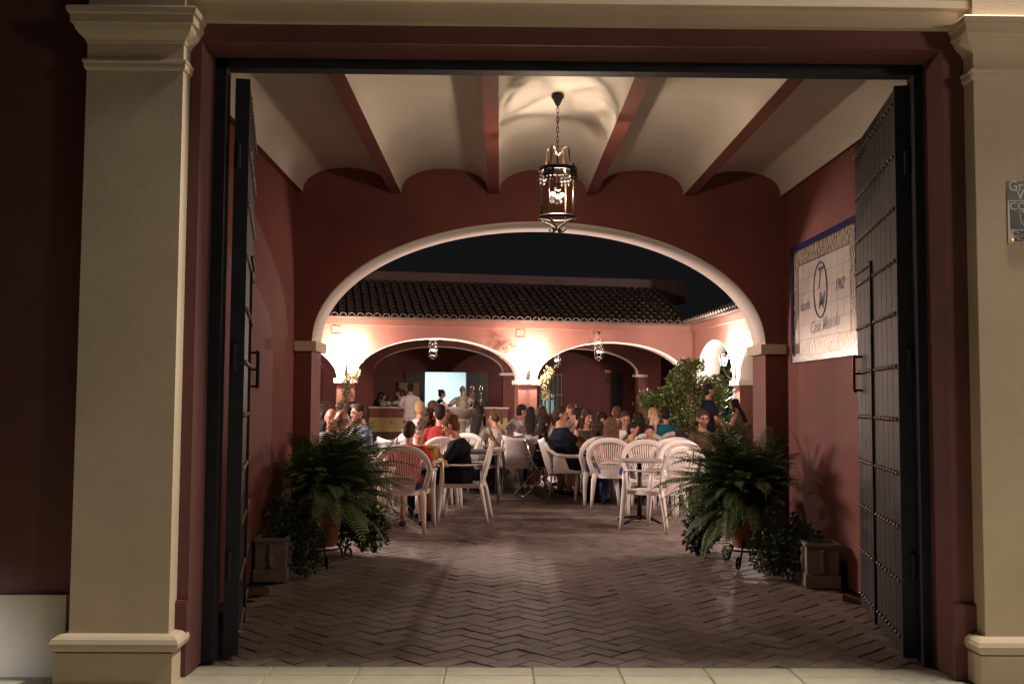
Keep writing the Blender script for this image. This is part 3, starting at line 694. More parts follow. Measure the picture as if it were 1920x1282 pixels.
# unseen fill lights added in the courtyard, standing free of the gatehouse wall
lamp('unseen_yard_fill', 'POINT', (-4.6, 12.4, 2.8), 1650, (1, .75, .66), .55)
lamp('unseen_yard_fill', 'POINT', (4.3, 10.4, 2.4), 480, (1, .76, .64), .45)
for lb, p in (('small lantern hanging over the bar under the left arch', (-1.515, 22.5, 2.50)), ('small lantern hanging under the middle of the right arch', (2.239, 22.5, 2.49)), ('small lantern half hidden behind the left edge of the right arch', (1.36, 24.0, 2.35))):
    lantern('gallery_lantern', lb, p, .82, 4, 2.955 - p[2], 'bulb', 'small lanterns under the gallery')
    for q in (-1, 1): lamp('gallery_light', 'POINT', (p[0] + q * .0262, p[1] + q * .0098, p[2]), 42, WARM, .0125)
# ---- bar
bar = thing('bar_counter', 'bar counter with pale top, red band and yellow panel under the left arch', 'counter')
PI_ = lambda s, d, z: PB(s, d + 3.75, z)
boxP(G(), PI_, 1.0, 4.62, -.06, .60, 1.155, 1.195).build('counter_top', M['white'], bar)
boxP(G(), PI_, 1.02, 4.6, 0, .5, .92, 1.154).build('upper_band', M['barred'], bar)
boxP(G(), PI_, 1.02, 4.6, .02, .5, .56, .919).build('front_panel', M['baryellow'], bar)
boxP(G(), PI_, 1.02, 4.6, .01, .5, 0, .559).build('base', M['barbase'], bar)
for s in (3.69, 3.93):
    p = PI_(s, .25, 1.195); t = thing('beer_tap', 'chrome beer tap column with round badge, the %s of the pair on the bar' % ('left' if s < 3.8 else 'right'), 'beer tap', tuple(p), 0, 'beer taps')
    g = G(); g.lathe([(.05, 0), (.05, .01), (.022, .02), (.018, .20), (.022, .32), (.035, .34), (.035, .40), (.012, .42)], 14); g.build('column', M['chrome'], t, smooth=True)
    g = G(); g.tube([(.045 * cos(a), 0, .49 + .06 * sin(a)) for a in [2 * pi * k / 18 for k in range(18)]], .012, 6, loop=True); g.build('badge_ring', M['chrome'], t, smooth=True)
    g = G(); g.tube([(0, 0, .37), (0, -.09, .36), (0, -.10, .30)], .009, 6); g.build('spout', M['chrome'], t, smooth=True)
    g = G(); g.tube([(0, -.02, .40), (0, -.05, .47)], .008, 6); g.build('handle', M['blackw'], t)
p = PI_(1.42, .2, 1.195)
g = G(); 
for k in range(7): g.ell((random.uniform(-.15, .15), random.uniform(-.08, .08), .05 + random.uniform(0, .05)), .08, .07, .06)
o = g.build('napkin_heap', M['box'], None, smooth=True, loc=tuple(p)); tag(o, 'crumpled white cloth heap on the left end of the bar', 'cloth')
p = PI_(4.05, .15, 1.195)
g = G(); g.lathe([(.03, 0), (.035, .12), (.03, .12), (.026, .01)], 10); o = g.build('glass_tumbler', M['glass'], None, smooth=True, loc=tuple(p)); tag(o, 'small glass standing on the bar right of the beer taps', 'glass')

# ================================================================= PLANTS
def frond_mesh(L_, droop, seed, pinna=.055, pairs=30):
    """arching fern frond growing along +Y and up"""
    rg = random.Random(seed); g = G(); N_ = pairs
    def P(t):
        a = R(62) - droop * t * t
        return V((.03 * sin(t * 3 + seed), 0, 0))
    pos = [V((0, 0, 0))]; ang = R(64)
    for i in range(N_):
        t = i / N_; a = ang - droop * (t ** 1.2); pos.append(pos[-1] + V((.004 * sin(seed + t * 5), cos(a), sin(a))) * (L_ / N_))
    g.tube(pos[::2], [.0035 * (1 - .8 * i / (len(pos[::2]))) for i in range(len(pos[::2]))], 4)
    for i in range(3, N_):
        t = i / N_; w = pinna * sin(pi * min(1, t * .95 + .12)) ** .6 * rg.uniform(.85, 1.1)
        d = (pos[i + 1] - pos[i]).normalized(); nrm = V((1, 0, 0)).cross(d)
        for sgn in (-1, 1):
            side = V((sgn, 0, 0)); tip = pos[i] + side * w + d * w * .35 - nrm * 0 + V((0, 0, -w * rg.uniform(.1, .35)))
            bw = L_ / N_ * .42; mid = pos[i] + side * w * .5 + d * w * .12 + V((0, 0, .002))
            g.face([pos[i] - d * bw * .5, mid - d * bw * .8, tip, mid + d * bw * .8, pos[i] + d * bw * .5])
    me = g.mesh('frond', False); me.materials.append(M['fern']); return me
FR = [frond_mesh(.60 + .035 * k, R(58 + 13 * (k % 4)), k, .082 + .008 * (k % 3), pairs=38) for k in range(8)]
def terracotta_pot(t, r, h, z0=0, m='terra'):
    g = G(); g.lathe([(r * .62, z0), (r * .66, z0 + .01), (r * .93, z0 + h * .78), (r * .95, z0 + h * .79), (r * 1.02, z0 + h * .80), (r * 1.05, z0 + h * .84), (r * 1.05, z0 + h * .97), (r * 1.02, z0 + h), (r * .92, z0 + h), (r * .88, z0 + h * .88), (r * .0 + .01, z0 + h * .87)], 28)
    g.build('pot', M[m], t, smooth=True)
def fern(label, loc, n, scale, seed, squash=None, stand=True, pot=(.205, .36, .15)):
    t = thing('potted_fern', label, 'fern', loc); rg = random.Random(seed)
    pr, ph, pz = pot; terracotta_pot(t, pr, ph, pz)
    top = pz + ph * .9
    for i in range(n):
        a = rg.uniform(0, 2 * pi); tilt = rg.uniform(-.25, .62) if i % 3 else -rg.uniform(.2, .9)
        s = scale * rg.uniform(.72, 1.15)
        dx, dy = sin(a), cos(a)
        if i % (11 if squash < 0 else 7) == 0 and dy > -.35 * (1 if squash < 0 else 3): tilt = -rg.uniform(.9, 1.4); s *= .92
        if squash and dx * squash > .35: s *= .62; tilt = max(tilt, .30)
        o = newobj('frond', FR[rg.randrange(8)], t, (rg.uniform(-.07, .07), rg.uniform(-.07, .07), top + rg.uniform(-.03, .04)))
        o.rotation_euler = (tilt * .8, rg.uniform(-.25, .25), -a); o.rotation_mode = 'XYZ'; o.scale = (s, s, s)
    ex = G()
    for i in range(260):
        a = rg.uniform(0, 2 * pi); s_ = scale * rg.uniform(.5, .95); tilt = rg.uniform(-.55, .55); dx = sin(a)
        if squash and dx * squash > .35: s_ *= .62; tilt = max(tilt, .2)
        Mx = Matrix.Translation((rg.uniform(-.10, .10), rg.uniform(-.10, .10), top + rg.uniform(-.03, .05))) @ Matrix.Rotation(-a, 4, 'Z') @ Matrix.Rotation(rg.uniform(-.3, .3), 4, 'Y') @ Matrix.Rotation(tilt, 4, 'X') @ Matrix.Scale(s_, 4)
        me = FR[rg.randrange(8)]; b = len(ex.v); ex.v += [tuple(Mx @ v.co) for v in me.vertices]
        for p in me.polygons: ex.f.append(tuple(b + q for q in p.vertices)); ex.m.append(0)
    ex.build('inner_fronds', M['fern'], t, kind='stuff', fix=False)
    if stand:
        st = G(); st.tube([(.20 * cos(q), .20 * sin(q), pz - .012) for q in [2 * pi * k / 24 for k in range(24)]], .008, 6, loop=True)
        for k in range(3):
            a = k * 2 * pi / 3 - pi / 2 + (.55 if squash and squash > 0 else .35) * (-1 if squash and squash > 0 else 1) ; dx, dy = cos(a), sin(a)
            pts = [(dx * .12, dy * .12, pz + .10), (dx * .20, dy * .20, pz - .01), (dx * .24, dy * .24, .07)]
            for q in range(20):
                th = -pi * .9 + q * .42; rr = .058 * (1 - q / 26); pts.append((dx * (.30 + rr * cos(th)), dy * (.30 + rr * cos(th)), .062 + rr * sin(th)))
            st.tube(pts, .0085, 6, flat=1.5, up=(-dy, dx, 0))
        st.build('iron_stand', M['iron'], t, smooth=True)
    return t
fern('large potted fern on a scrolled iron stand against the left passage wall', (-1.50, 8.48, 0), 288, 1.16, 11, squash=-1)
fern('large potted fern on a scrolled iron stand against the right passage wall', (2.13, 8.52, 0), 290, 1.12, 12, squash=1)
def leaf_cloud(name, mat_, parent, blobs, n, size, seed=0, loc=None, kind='stuff', droop=.0, narrow=.45):
    """many small leaves spread through ellipsoidal clumps"""
    rg = random.Random(seed); g = G(); tot = sum(b[3] for b in blobs)
    for (c, rad, sq, wgt) in blobs:
        for _ in range(int(n * wgt / tot)):
            d = V((rg.gauss(0, 1), rg.gauss(0, 1), rg.gauss(0, 1))).normalized(); rr = rg.random() ** .45
            p = V(c) + V((d.x * rad, d.y * rad, d.z * rad * sq)) * rr
            ax = (d + V((rg.gauss(0, .6), rg.gauss(0, .6), rg.gauss(0, .6) - droop))).normalized(); sd = ax.cross(V((rg.gauss(0, 1), rg.gauss(0, 1), rg.gauss(0, 1)))).normalized()
            s = size * rg.uniform(.6, 1.35)
            g.face([p, p + ax * s * .5 + sd * s * narrow * .5, p + ax * s, p + ax * s * .5 - sd * s * narrow * .5])
    return g.build(name, M[mat_], parent, kind=kind, fix=False, loc=loc)
def stone_planter(label, x, y, rz):
    t = thing('stone_planter', label, 'planter', (x, y, 0), rz, 'baluster planters')
    w_, d_, h = .115, .14, .30
    g = G()
    for a in ((-w_, w_, -d_, -d_ + .02, .10, h), (-w_, w_, d_ - .02, d_, .10, h), (-w_, -w_ + .02, -d_ + .021, d_ - .021, .10, h), (w_ - .02, w_, -d_ + .021, d_ - .021, .10, h), (-w_ + .021, w_ - .021, -d_ + .021, d_ - .021, .10, .26)): g.box(*a)
    g.build('box', M['stone'], t)
    g = G(); g.box(-w_ - .012, w_ + .012, -d_ - .012, d_ + .012, 0, .095); g.build('base', M['stone'], t)
    for a in ((-w_ - .012, w_ + .012, -d_ - .012, -d_ + .012, .301, .325), (-w_ - .012, w_ + .012, d_ - .012, d_ + .012, .301, .325), (-w_ - .012, -w_ + .012, -d_ + .013, d_ - .013, .301, .325), (w_ - .012, w_ + .012, -d_ + .013, d_ - .013, .301, .325)):
        g = G(); g.box(*a); g.build('rim', M['stone'], t)
    for (cx, cy) in ((0, -d_ - .004), (-w_ - .004, 0), (w_ + .004, 0)):
        g = G(); g.lathe([(.018, .11), (.022, .12), (.012, .135), (.024, .17), (.026, .19), (.012, .24), (.020, .255), (.022, .27), (.018, .28)], 10, (cx, cy, 0)); g.build('baluster', M['stone'], t, smooth=True)
    return t
stone_planter('cast stone planter box with baluster relief beside the left gate leaf', -1.735, 7.78, .05)
stone_planter('cast stone planter box with baluster relief beside the right gate leaf', 2.44, 7.62, -.15)
def leafy(label, loc, blobs, n, size, seed, mt='leafD', name='trailing_plant', cat='plant', stem=True, group=None):
    t = thing(name, label, cat, loc, 0, group)
    leaf_cloud('foliage', mt, t, blobs, n, size, seed)
    if stem:
        g = G(); rg = random.Random(seed)
        for (c, rad, sq, w_) in blobs: g.tube([(0, 0, .02), (c[0] * .5 + rg.uniform(-.02, .02), c[1] * .5, max(.03, c[2] * .6)), c], [.010, .007, .003], 5)
        g.build('stem', M['wood'], t, smooth=True)
    return t
leafy('dark trailing plant spilling to the bricks between the left stone planter and the fern', (-1.56, 7.88, 0), [((-.10, .02, .42), .17, .8, 1.2), ((.04, 0, .28), .15, 1.1, 1.2), ((.07, -.05, .12), .12, .9, .8), ((-.18, .1, .5), .13, .8, .7)], 2600, .034, 21)
leafy('dark trailing plant spilling to the bricks between the right stone planter and the fern', (2.22, 7.95, 0), [((.0, 0, .34), .20, .9, 1.4), ((-.10, -.05, .18), .15, 1.0, 1.1), ((.14, -.12, .30), .16, .8, 1), ((.02, -.12, .12), .15, .7, .8)], 3200, .036, 22)
leafy('low dark plant in shadow right of the left fern pot', (-1.22, 9.0, 0), [((0, 0, .34), .18, 1.0, 1.2), ((.08, -.02, .20), .15, 1.1, 1), ((-.12, 0, .25), .16, 1, 1)], 2300, .05, 23)
leafy('low dark plant in shadow left of the right fern pot', (1.86, 9.0, 0), [((0, 0, .30), .17, 1.0, 1.2), ((-.06, .0, .16), .13, 1, 1)], 1500, .05, 24)
def blades(label, loc, n, L0, L1, w_, seed, mt='yucca', name='blade_plant', cat='plant', pot=None, zb=0, lean=.6, droop=.5):
    t = thing(name, label, cat, loc); rg = random.Random(seed)
    for i in range(n):
        a = rg.uniform(0, 2 * pi); el = R(90) - abs(rg.gauss(0, lean)); L_ = rg.uniform(L0, L1); g = G(); p = V((0, 0, zb)); pts = [p.copy()]
        for k in range(6):
            e = el - droop * (k / 6) ** 1.6; p = p + V((cos(a) * cos(e), sin(a) * cos(e), sin(e))) * L_ / 6; pts.append(p.copy())
        sd = V((-sin(a), cos(a), 0))
        for k in range(6):
            wa = w_ * (1 - (k / 6) ** 2) * .5; wb = w_ * (1 - ((k + 1) / 6) ** 2) * .5
            g.face([pts[k] - sd * wa, pts[k] + sd * wa, pts[k + 1] + sd * wb, pts[k + 1] - sd * wb])
        g.build('leaf', M[mt], t, fix=False)
    if pot: terracotta_pot(t, pot[0], pot[1])
    return t
blades('spiky pale yucca lit by the white sconce behind the standing couple', (4.15, 18.9, 0), 34, .42, .62, .035, 31, pot=(.17, .3), zb=1.25, lean=.75, droop=.6)
g = G(); g.tube([(4.15, 18.9, .27), (4.17, 18.9, .8), (4.15, 18.9, 1.27)], [.04, .03, .035], 8); bt = g.build('trunk', M['wood'], None, smooth=True); bt.parent = [o for o in col.objects if o.name.startswith('blade_plant')][0]; bt.matrix_parent_inverse = Matrix.Translation((-4.15, -18.9, 0))
# bush beyond the tables, lit from behind
bush = thing('courtyard_bush', 'tall airy green bush growing in front of the right arcade arch', 'bush', (3.22, 17.7, 0))
bl = []; rg = random.Random(5)
for (x, z, r, w_) in ((-.42, 1.30, .26, 1.1), (-.58, 1.42, .20, .6), (-.15, 1.45, .30, 1.6), (.02, 1.75, .26, 1.1), (.12, 1.98, .20, .7), (.35, 1.62, .30, 1.4), (.55, 1.42, .26, 1.0), (.30, 1.22, .32, 1.4), (-.1, 1.08, .30, 1.3), (-.45, 1.05, .22, .7), (.20, .85, .30, 1.2), (-.15, .75, .28, .9), (.58, 1.0, .22, .7), (.60, 1.72, .17, .5), (.30, 2.02, .15, .35)):
    bl.append(((x, rg.uniform(-.25, .25), z), r * .92, .85, w_))
leaf_cloud('foliage', 'leafB', bush, bl, 12500, .055, 6, narrow=.55)
g = G(); 
for (c, r, sq, w_) in bl: g.tube([(0, 0, 0), (c[0] * .25, c[1] * .3, c[2] * .45), (c[0] * .7, c[1] * .8, c[2] * .8), c], [.03, .02, .012, .005], 6)
g.build('branches', M['wood'], bush, smooth=True)
def vine(label, P, pts, n, size, seed, mt='leafY'):
    t = thing('climbing_vine', label, 'vine', (0, 0, 0)); t.location = P(pts[0][0], -.1, 0)
    loc = V(t.location); w = [P(s, d, z) - loc for s, d, z in pts]
    g = G(); g.tube(w, .008, 5); g.tube([p + V((.04 * sin(i * 1.3), -.02, 0)) for i, p in enumerate(w)], .006, 5); g.build('stem', M['wood'], t, smooth=True)
    leaf_cloud('foliage', mt, t, [(p, .10, 1.3, 1) for p in w], n, size, seed)
    return t
vine('dry leafed vine climbing the leftmost courtyard pier below its sconce', PB, [(.22, -.1, .05), (.20, -.1, .5), (.18, -.1, .9), (.22, -.12, 1.25), (.30, -.14, 1.55), (.36, -.12, 1.80), (.50, -.12, 1.95)], 1500, .05, 41)
vine('yellowing vine beside the middle courtyard pier in front of the barred window', PB, [(4.62, -.1, .05), (4.60, -.1, .6), (4.62, -.1, 1.1), (4.72, -.12, 1.5), (4.66, -.12, 1.8), (4.78, -.1, 2.0)], 1300, .05, 42)
vine('thin yellow vine sprig curling across the arch left of the middle sconce', PB, [(3.75, -.06, 2.44), (3.9, -.08, 2.53), (4.05, -.08, 2.5), (4.2, -.08, 2.42)], 160, .035, 43)
leafy('small leafy potted plant on the courtyard floor behind the empty shell chair', (.58, 16.7, 0), [((0, 0, .50), .2, .9, 1.3), ((.1, 0, .42), .15, 1, 1), ((-.1, 0, .40), .16, 1, 1)], 1500, .05, 25, mt='leafB', name='potted_plant')
po = thing('plant_pot', 'brown clay pot under the small leafy plant in mid courtyard', 'pot', (.58, 16.7, 0)); terracotta_pot(po, .15, .30)
leafy('low green box hedge clump under the glass topped table', (-.35, 15.4, 0), [((0, 0, .36), .24, .7, 1), ((.3, 0, .33), .22, .7, 1), ((-.3, 0, .34), .22, .7, 1)], 1800, .05, 26, mt='leafB', name='low_hedge', cat='hedge')
# garden beyond the wing arches
for i, (x, y, h) in enumerate(((7.2, 23.5, 2.4), (8.2, 21.5, 2.7), (6.6, 25.5, 2.3), (8.4, 25.0, 3.0), (7.4, 19.0, 2.2))):
    leafy(['dark garden shrub seen through the far wing arch', 'tall dark shrub farther right through the wing arch', 'low dark shrub at the far corner beyond the wing', 'tallest dark tree mass behind the wing arches', 'dark shrub beside the near wing arch'][i], (x, y, 0), [((random.uniform(-.5, .5), random.uniform(-.4, .4), h * f), .75, .8, 1) for f in (.25, .45, .6, .8, .95)], 2600, .13, 50 + i, mt='leafD', name='garden_shrub', cat='shrub', group='shrubs beyond the wing')

# ================================================================= FOUNTAIN
ft = thing('stone_fountain', 'carved pale stone fountain with a basin and finial in the middle of the courtyard', 'fountain', (-.575, 16.2, 0))
g = G(); g.lathe([(.62, 0), (.64, .05), (.60, .10), (.58, .38), (.64, .42), (.64, .48), (.56, .48), (.54, .30), (.05, .28)], 32); g.build('lower_basin', M['stone'], ft, smooth=True)
g = G(); g.lathe([(.16, .28), (.17, .36), (.10, .42), (.085, .50), (.12, .58), (.14, .68), (.10, .78), (.07, .86), (.075, .95), (.11, 1.02), (.16, 1.08)], 20); g.build('pedestal', M['stone'], ft, smooth=True)
g = G(); g.lathe([(.06, 1.07), (.12, 1.09), (.19, 1.15), (.235, 1.215), (.24, 1.235), (.21, 1.24), (.17, 1.20), (.04, 1.17)], 28); g.build('upper_basin', M['stone'], ft, smooth=True)
g = G(); g.lathe([(.05, 1.16), (.06, 1.20), (.075, 1.26), (.08, 1.33), (.05, 1.36), (.06, 1.38), (.072, 1.41), (.06, 1.44), (.03, 1.46), (.035, 1.49), (.01, 1.53)], 16); g.build('finial', M['stone'], ft, smooth=True)
for k in range(4):
    a = k * pi / 2 + .4; g = G(); g.tube([(cos(a) * r_, sin(a) * r_, z) for r_, z in ((.09, .62), (.17, .60), (.20, .68), (.19, .78), (.12, .84), (.10, .92), (.17, .98), (.20, 1.06))], [.02, .026, .026, .022, .02, .02, .022, .018], 7); g.build('scroll_bracket', M['stone'], ft, smooth=True)

# ================================================================= FURNITURE
def monobloc(name='plastic_armchair'):
    """white monobloc armchair, seat front +Y"""
    t = thing(name, 'x', 'chair'); m = M['plastic']
    by = lambda z: -.20 - (z - .42) * .26
    g = G(); N_ = 10
    for i in range(N_):
        for k in range(6): 
            def sp(a, b): 
                x = -.225 + .45 * a / N_; y = -.215 + .45 * b / 6; return V((x * (1 - .10 * (1 - b / 6)), y, .432 - .016 * sin(pi * a / N_) * sin(pi * min(1, b / 5)) - .012 * (b / 6) ** 4))
            q = [sp(i, k), sp(i + 1, k), sp(i + 1, k + 1), sp(i, k + 1)]
            g.face(q); g.face([p - V((0, 0, .012)) for p in q])
    for (x0, y0, x1, y1) in ((-.225, .235, .225, .235), (-.2, -.215, .2, -.215), (-.2, -.215, -.225, .235), (.2, -.215, .225, .235)):
        g.face([(x0, y0, .432), (x1, y1, .432), (x1, y1, .385), (x0, y0, .385)])
    g.build('seat', m, t, smooth=True)
    # outer hoop
    P_ = []; n = 30
    for i in range(n + 1):
        a = pi * i / n; x = -.278 * math.copysign(abs(cos(a)) ** .85, cos(a)); z = .635 + .245 * sin(a) ** .92
        P_.append((x, by(z), z))
    P_ = [(-.215, by(.42) , .42), (-.235, by(.50), .50)] + P_ + [(.235, by(.50), .50), (.215, by(.42), .42)]
    P_ = [(x, y, z) for x, y, z in P_]
    hoop = G(); up = V((0, -1, .0))
    hoop.tube(P_, [.0085 + .0035 * max(0, (p[2] - .70) / .18) for p in P_], 8, up=up, flat=3.2); bk = hoop.build('backrest', m, t, smooth=True)
    # slats, fanned
    K = 15
    for i in range(K):
        f = (i - (K - 1) / 2) / ((K - 1) / 2); xb = f * .118; xt = f * .212; zt = .640 + .215 * sqrt(max(0, 1 - (xt / .262) ** 2)) - .012
        s_ = G(); zb = .49; a = V((xb, by(zb), zb)); b = V((xt, by(zt) - .0, zt)); mid = (a + b) / 2 + V((xb * .10 , -.012, 0))
        s_.tube([a, mid, b], [.0036, .0044, .0050], 6, up=(0, -1, 0), flat=1.9); s_.build('slat', m, bk)
    s_ = G(); 
    s_.tube([(-.135, by(.585) - .004, .585), (0, by(.585) - .016, .585), (.135, by(.585) - .004, .585)], .006, 6, up=(0, -1, 0), flat=1.3)
    s_.tube([(-.115, by(.47) - .002, .475), (-.135, by(.60) - .004, .60), (-.20, by(.74), .74), (-.235, by(.78), .77)], .006, 6, up=(0, -1, 0), flat=1.6)
    s_.tube([(.115, by(.47) - .002, .475), (.135, by(.60) - .004, .60), (.20, by(.74), .74), (.235, by(.78), .77)], .006, 6, up=(0, -1, 0), flat=1.6); s_.build('slat_frame', m, bk, smooth=True)
    s_ = G(); 
    for i in range(8):
        xa, xb = -.12 + .03 * i, -.09 + .03 * i; bow = lambda x: -.016 * (1 - (x / .12) ** 2)
        s_.face([(xa, by(.41) + bow(xa), .405), (xb, by(.41) + bow(xb), .405), (xb, by(.5) + bow(xb), .498), (xa, by(.5) + bow(xa), .498)])
        s_.face([(xa, by(.41) + bow(xa) - .01, .405), (xb, by(.41) + bow(xb) - .01, .405), (xb, by(.5) + bow(xb) - .01, .498), (xa, by(.5) + bow(xa) - .01, .498)])
    s_.build('lower_panel', m, bk, smooth=True)
    for sx in (-1, 1):
        a = G(); a.tube([(sx * .262, by(.66) - .005, .665), (sx * .268, -.17, .652), (sx * .285, -.02, .645), (sx * .285, .12, .648), (sx * .278, .20, .642), (sx * .272, .225, .620)], [.010, .012, .012, .012, .012, .011], 8, up=(0, 0, 1), flat=2.1); a.build('armrest', m, t, smooth=True)
        l = G(); l.loft([((sx * .272, .222, .625), (.014, 0, 0), (0, .022, 0)), ((sx * .262, .225, .50), (.016, 0, 0), (0, .026, 0)), ((sx * .252, .235, .40), (.022, 0, 0), (0, .034, 0)), ((sx * .262, .262, .12), (.016, 0, 0), (0, .022, 0)), ((sx * .266, .272, 0), (.014, 0, 0), (0, .018, 0))], 10, power=.6); l.build('leg', m, t, smooth=True)
        l = G(); l.loft([((sx * .198, -.200, .44), (.030, 0, 0), (0, .022, 0)), ((sx * .208, -.225, .36), (.034, 0, 0), (0, .024, 0)), ((sx * .226, -.275, .12), (.022, 0, 0), (0, .018, 0)), ((sx * .232, -.295, 0), (.017, 0, 0), (0, .016, 0))], 10, power=.6); l.build('leg', m, t, smooth=True)
    return t
def shell(name='shell_armchair'):
    t = thing(name, 'x', 'chair'); m = M['plastic']
    by = lambda z: -.19 - (z - .42) * .28
    def back(off):
        rows = []
        for j in range(9):
            z = .40 + (.48) * j / 8; wd = .195 + .075 * (j / 8) ** 1.2; row = []
            for k in range(11):
                f = k / 5 - 1; dip = -.035 * (1 - f * f) * (j / 8) ** 3; row.append(V((f * wd, by(z) - .035 * (1 - f * f) + off, z + dip + .012 * abs(f) ** 3 * (j / 8) ** 2)))
            rows.append(row)
        return rows
    g = G(); A, B = back(0), back(-.012)
    for S_ in (A, B):
        for j in range(8):
            for k in range(10): g.face([S_[j][k], S_[j][k + 1], S_[j + 1][k + 1], S_[j + 1][k]])
    for j in range(8):
        for k in (0, 10): g.face([A[j][k], A[j + 1][k], B[j + 1][k], B[j][k]])
    for k in range(10): g.face([A[8][k], A[8][k + 1], B[8][k + 1], B[8][k]])
    g.build('backrest', m, t, smooth=True)
    g = G(); 
    for i in range(8):
        for k in range(6):
            sp = lambda a, b: V((-.215 + .43 * a / 8, -.20 + .43 * b / 6, .435 - .018 * sin(pi * a / 8)))
            q = [sp(i, k), sp(i + 1, k), sp(i + 1, k + 1), sp(i, k + 1)]; g.face(q); g.face([p - V((0, 0, .016)) for p in q])
    for (x0, y0, x1, y1) in ((-.215, .23, .215, .23), (-.215, -.20, .215, -.20), (-.215, -.2, -.215, .23), (.215, -.2, .215, .23)): g.face([(x0, y0, .435), (x1, y1, .435), (x1, y1, .40), (x0, y0, .40)])
    g.build('seat', m, t, smooth=True)
    for sx in (-1, 1):
        a = G(); a.tube([(sx * .264, by(.82), .82), (sx * .262, by(.72) + .02, .72), (sx * .26, -.16, .655), (sx * .272, .0, .635), (sx * .272, .16, .632), (sx * .268, .225, .615), (sx * .262, .235, .54), (sx * .255, .225, .40)], [.012, .014, .014, .014, .014, .014, .013, .016], 8, up=(sx, 0, 0), flat=1.7); a.build('armrest', m, t, smooth=True)
        a = G(); a.face([(sx * .262, -.19, .66), (sx * .262, -.03, .61), (sx * .245, .03, .46), (sx * .235, .23, .415), (sx * .225, -.19, .40)]); a.face([(sx * .252, -.19, .66), (sx * .252, -.03, .61), (sx * .235, .03, .46), (sx * .225, .23, .415), (sx * .215, -.19, .40)]); a.build('side_panel', m, t)
        for (y0, y1) in ((-.19, -.26), (.21, .25)):
            l = G(); l.tube([(sx * .225, y0, .46), (sx * .255, y1, 0)], .0125, 8); l.build('leg', M['greyleg'], t, smooth=True)
    return t
def aluchair():
    t = thing('aluminium_chair', 'x', 'chair')
    for sx in (-1, 1):
        l = G(); l.tube([(sx * .23, -.33, 0), (sx * .23, .10, .42), (sx * .245, .22, .64), (sx * .25, .10, .67), (sx * .25, -.15, .67)], .011, 8); l.build('leg', M['chrome'], t, smooth=True)
        l = G(); l.tube([(sx * .23, .26, 0), (sx * .22, -.12, .40), (sx * .21, -.20, .52), (sx * .215, -.28, .80)], .011, 8); l.build('leg', M['chrome'], t, smooth=True)
    g = G(); g.tube([(-.215, -.28, .80), (-.10, -.30, .84), (.10, -.30, .84), (.215, -.28, .80)], .011, 8); g.build('back_rail', M['chrome'], t, smooth=True)
    g = G(); g.tube([(-.23, -.33, .012), (.23, -.33, .012)], .010, 6); g.tube([(-.23, .26, .012), (.23, .26, .012)], .010, 6); g.build('floor_bar', M['chrome'], t, smooth=True)
    for k in range(5):
        z = .50 + .062 * k; g = G(); g.box(-.21, .21, -.215 - (z - .5) * .26, -.209 - (z - .5) * .26, z, z + .042); g.build('slat', M['alu'], t)
    for k in range(8):
        y = -.19 + .052 * k; g = G(); g.box(-.22, .22, y, y + .044, .425, .431); g.build('slat', M['alu'], t)
    return t
MONO = monobloc(); SHEL = shell(); ALU = aluchair(); used = set()
def chair(kind, x, y, a, label, group=None):
    """a: facing, degrees clockwise from away-from-camera"""
    src = {'M': MONO, 'S': SHEL, 'A': ALU}[kind]
    if kind in used: t = copy_tree(src)
    else: t = src; used.add(kind)
    t.location = (x, y, -.010); t.rotation_euler = (0, 0, -R(a)); t['label'] = label
    t['group'] = {'M': 'white slatted plastic armchairs', 'S': 'white shell armchairs with metal legs', 'A': 'aluminium slat chairs'}[kind]
    return t
def table(kind, x, y, rz, label, w_=.38, d_=.38, z=.72, mt=None):
    t = thing('table', label, 'table', (x, y, -.010), R(rz), 'courtyard tables')
    m = mt or M['plastic']
    g = G(); g.loft([((0, 0, z - .028), (w_ * 1.18, 0, 0), (0, d_ * 1.18, 0)), ((0, 0, z - .004), (w_ * 1.20, 0, 0), (0, d_ * 1.20, 0)), ((0, 0, z), (w_ * 1.17, 0, 0), (0, d_ * 1.17, 0))], 32, power=.38); g.build('table_top', m, t)
    if kind == 'P':
        g = G(); g.tube([(0, 0, .03), (0, 0, z - .03)], .028, 10); g.build('column', M['iron'], t, smooth=True)
        for k in range(4):
            a = k * pi / 2 + pi / 4; g = G(); g.tube([(0, 0, .06), (.18 * cos(a), .18 * sin(a), .045), (.30 * cos(a), .30 * sin(a), .012)], [.02, .016, .012], 6); g.build('foot', M['iron'], t, smooth=True)
    else:
        g = G(); 
        for a, b, c, e in ((-w_, w_, -d_, -d_ + .012), (-w_, w_, d_ - .012, d_), (-w_, -w_ + .012, -d_ + .013, d_ - .013), (w_ - .012, w_, -d_ + .013, d_ - .013)): g.box(a, b, c, e, z - .075, z - .029)
        g.build('apron', m, t)
        for sx in (-1, 1):
            for sy in (-1, 1):
                l = G(); mm = M['greyleg'] if kind == 'G' else m
                l.tube([(sx * (w_ - .03), sy * (d_ - .03), z - .03), (sx * (w_ - .01), sy * (d_ - .01), 0)], [.020, .016], 8); l.build('leg', mm, t, smooth=True)
    return t
table('L', -1.10, 11.50, 0, 'white plastic table in front of the boy in red, with the mustard handbag')
table('L', -1.88, 11.85, 4, 'table with a paper cover beside the bald man behind the left fern', mt=mat('paper_cover', (.50, .36, .22), .7, var=.1))
table('P', 1.62, 11.55, 3, 'empty grey topped table with an iron pedestal in front of the right hand chairs', .225, .25, mt=M['tabletop'])
table('G', -.42, 13.95, 0, 'glass littered table beside the woman with the ponytail', .42, .36, mt=M['tabletop'])
table('L', 1.42, 14.40, 2, 'white table where the man in navy sits', .38, .36)
table('L', 2.22, 14.55, -2, 'white table joined to the right of the one by the man in navy', .38, .38)
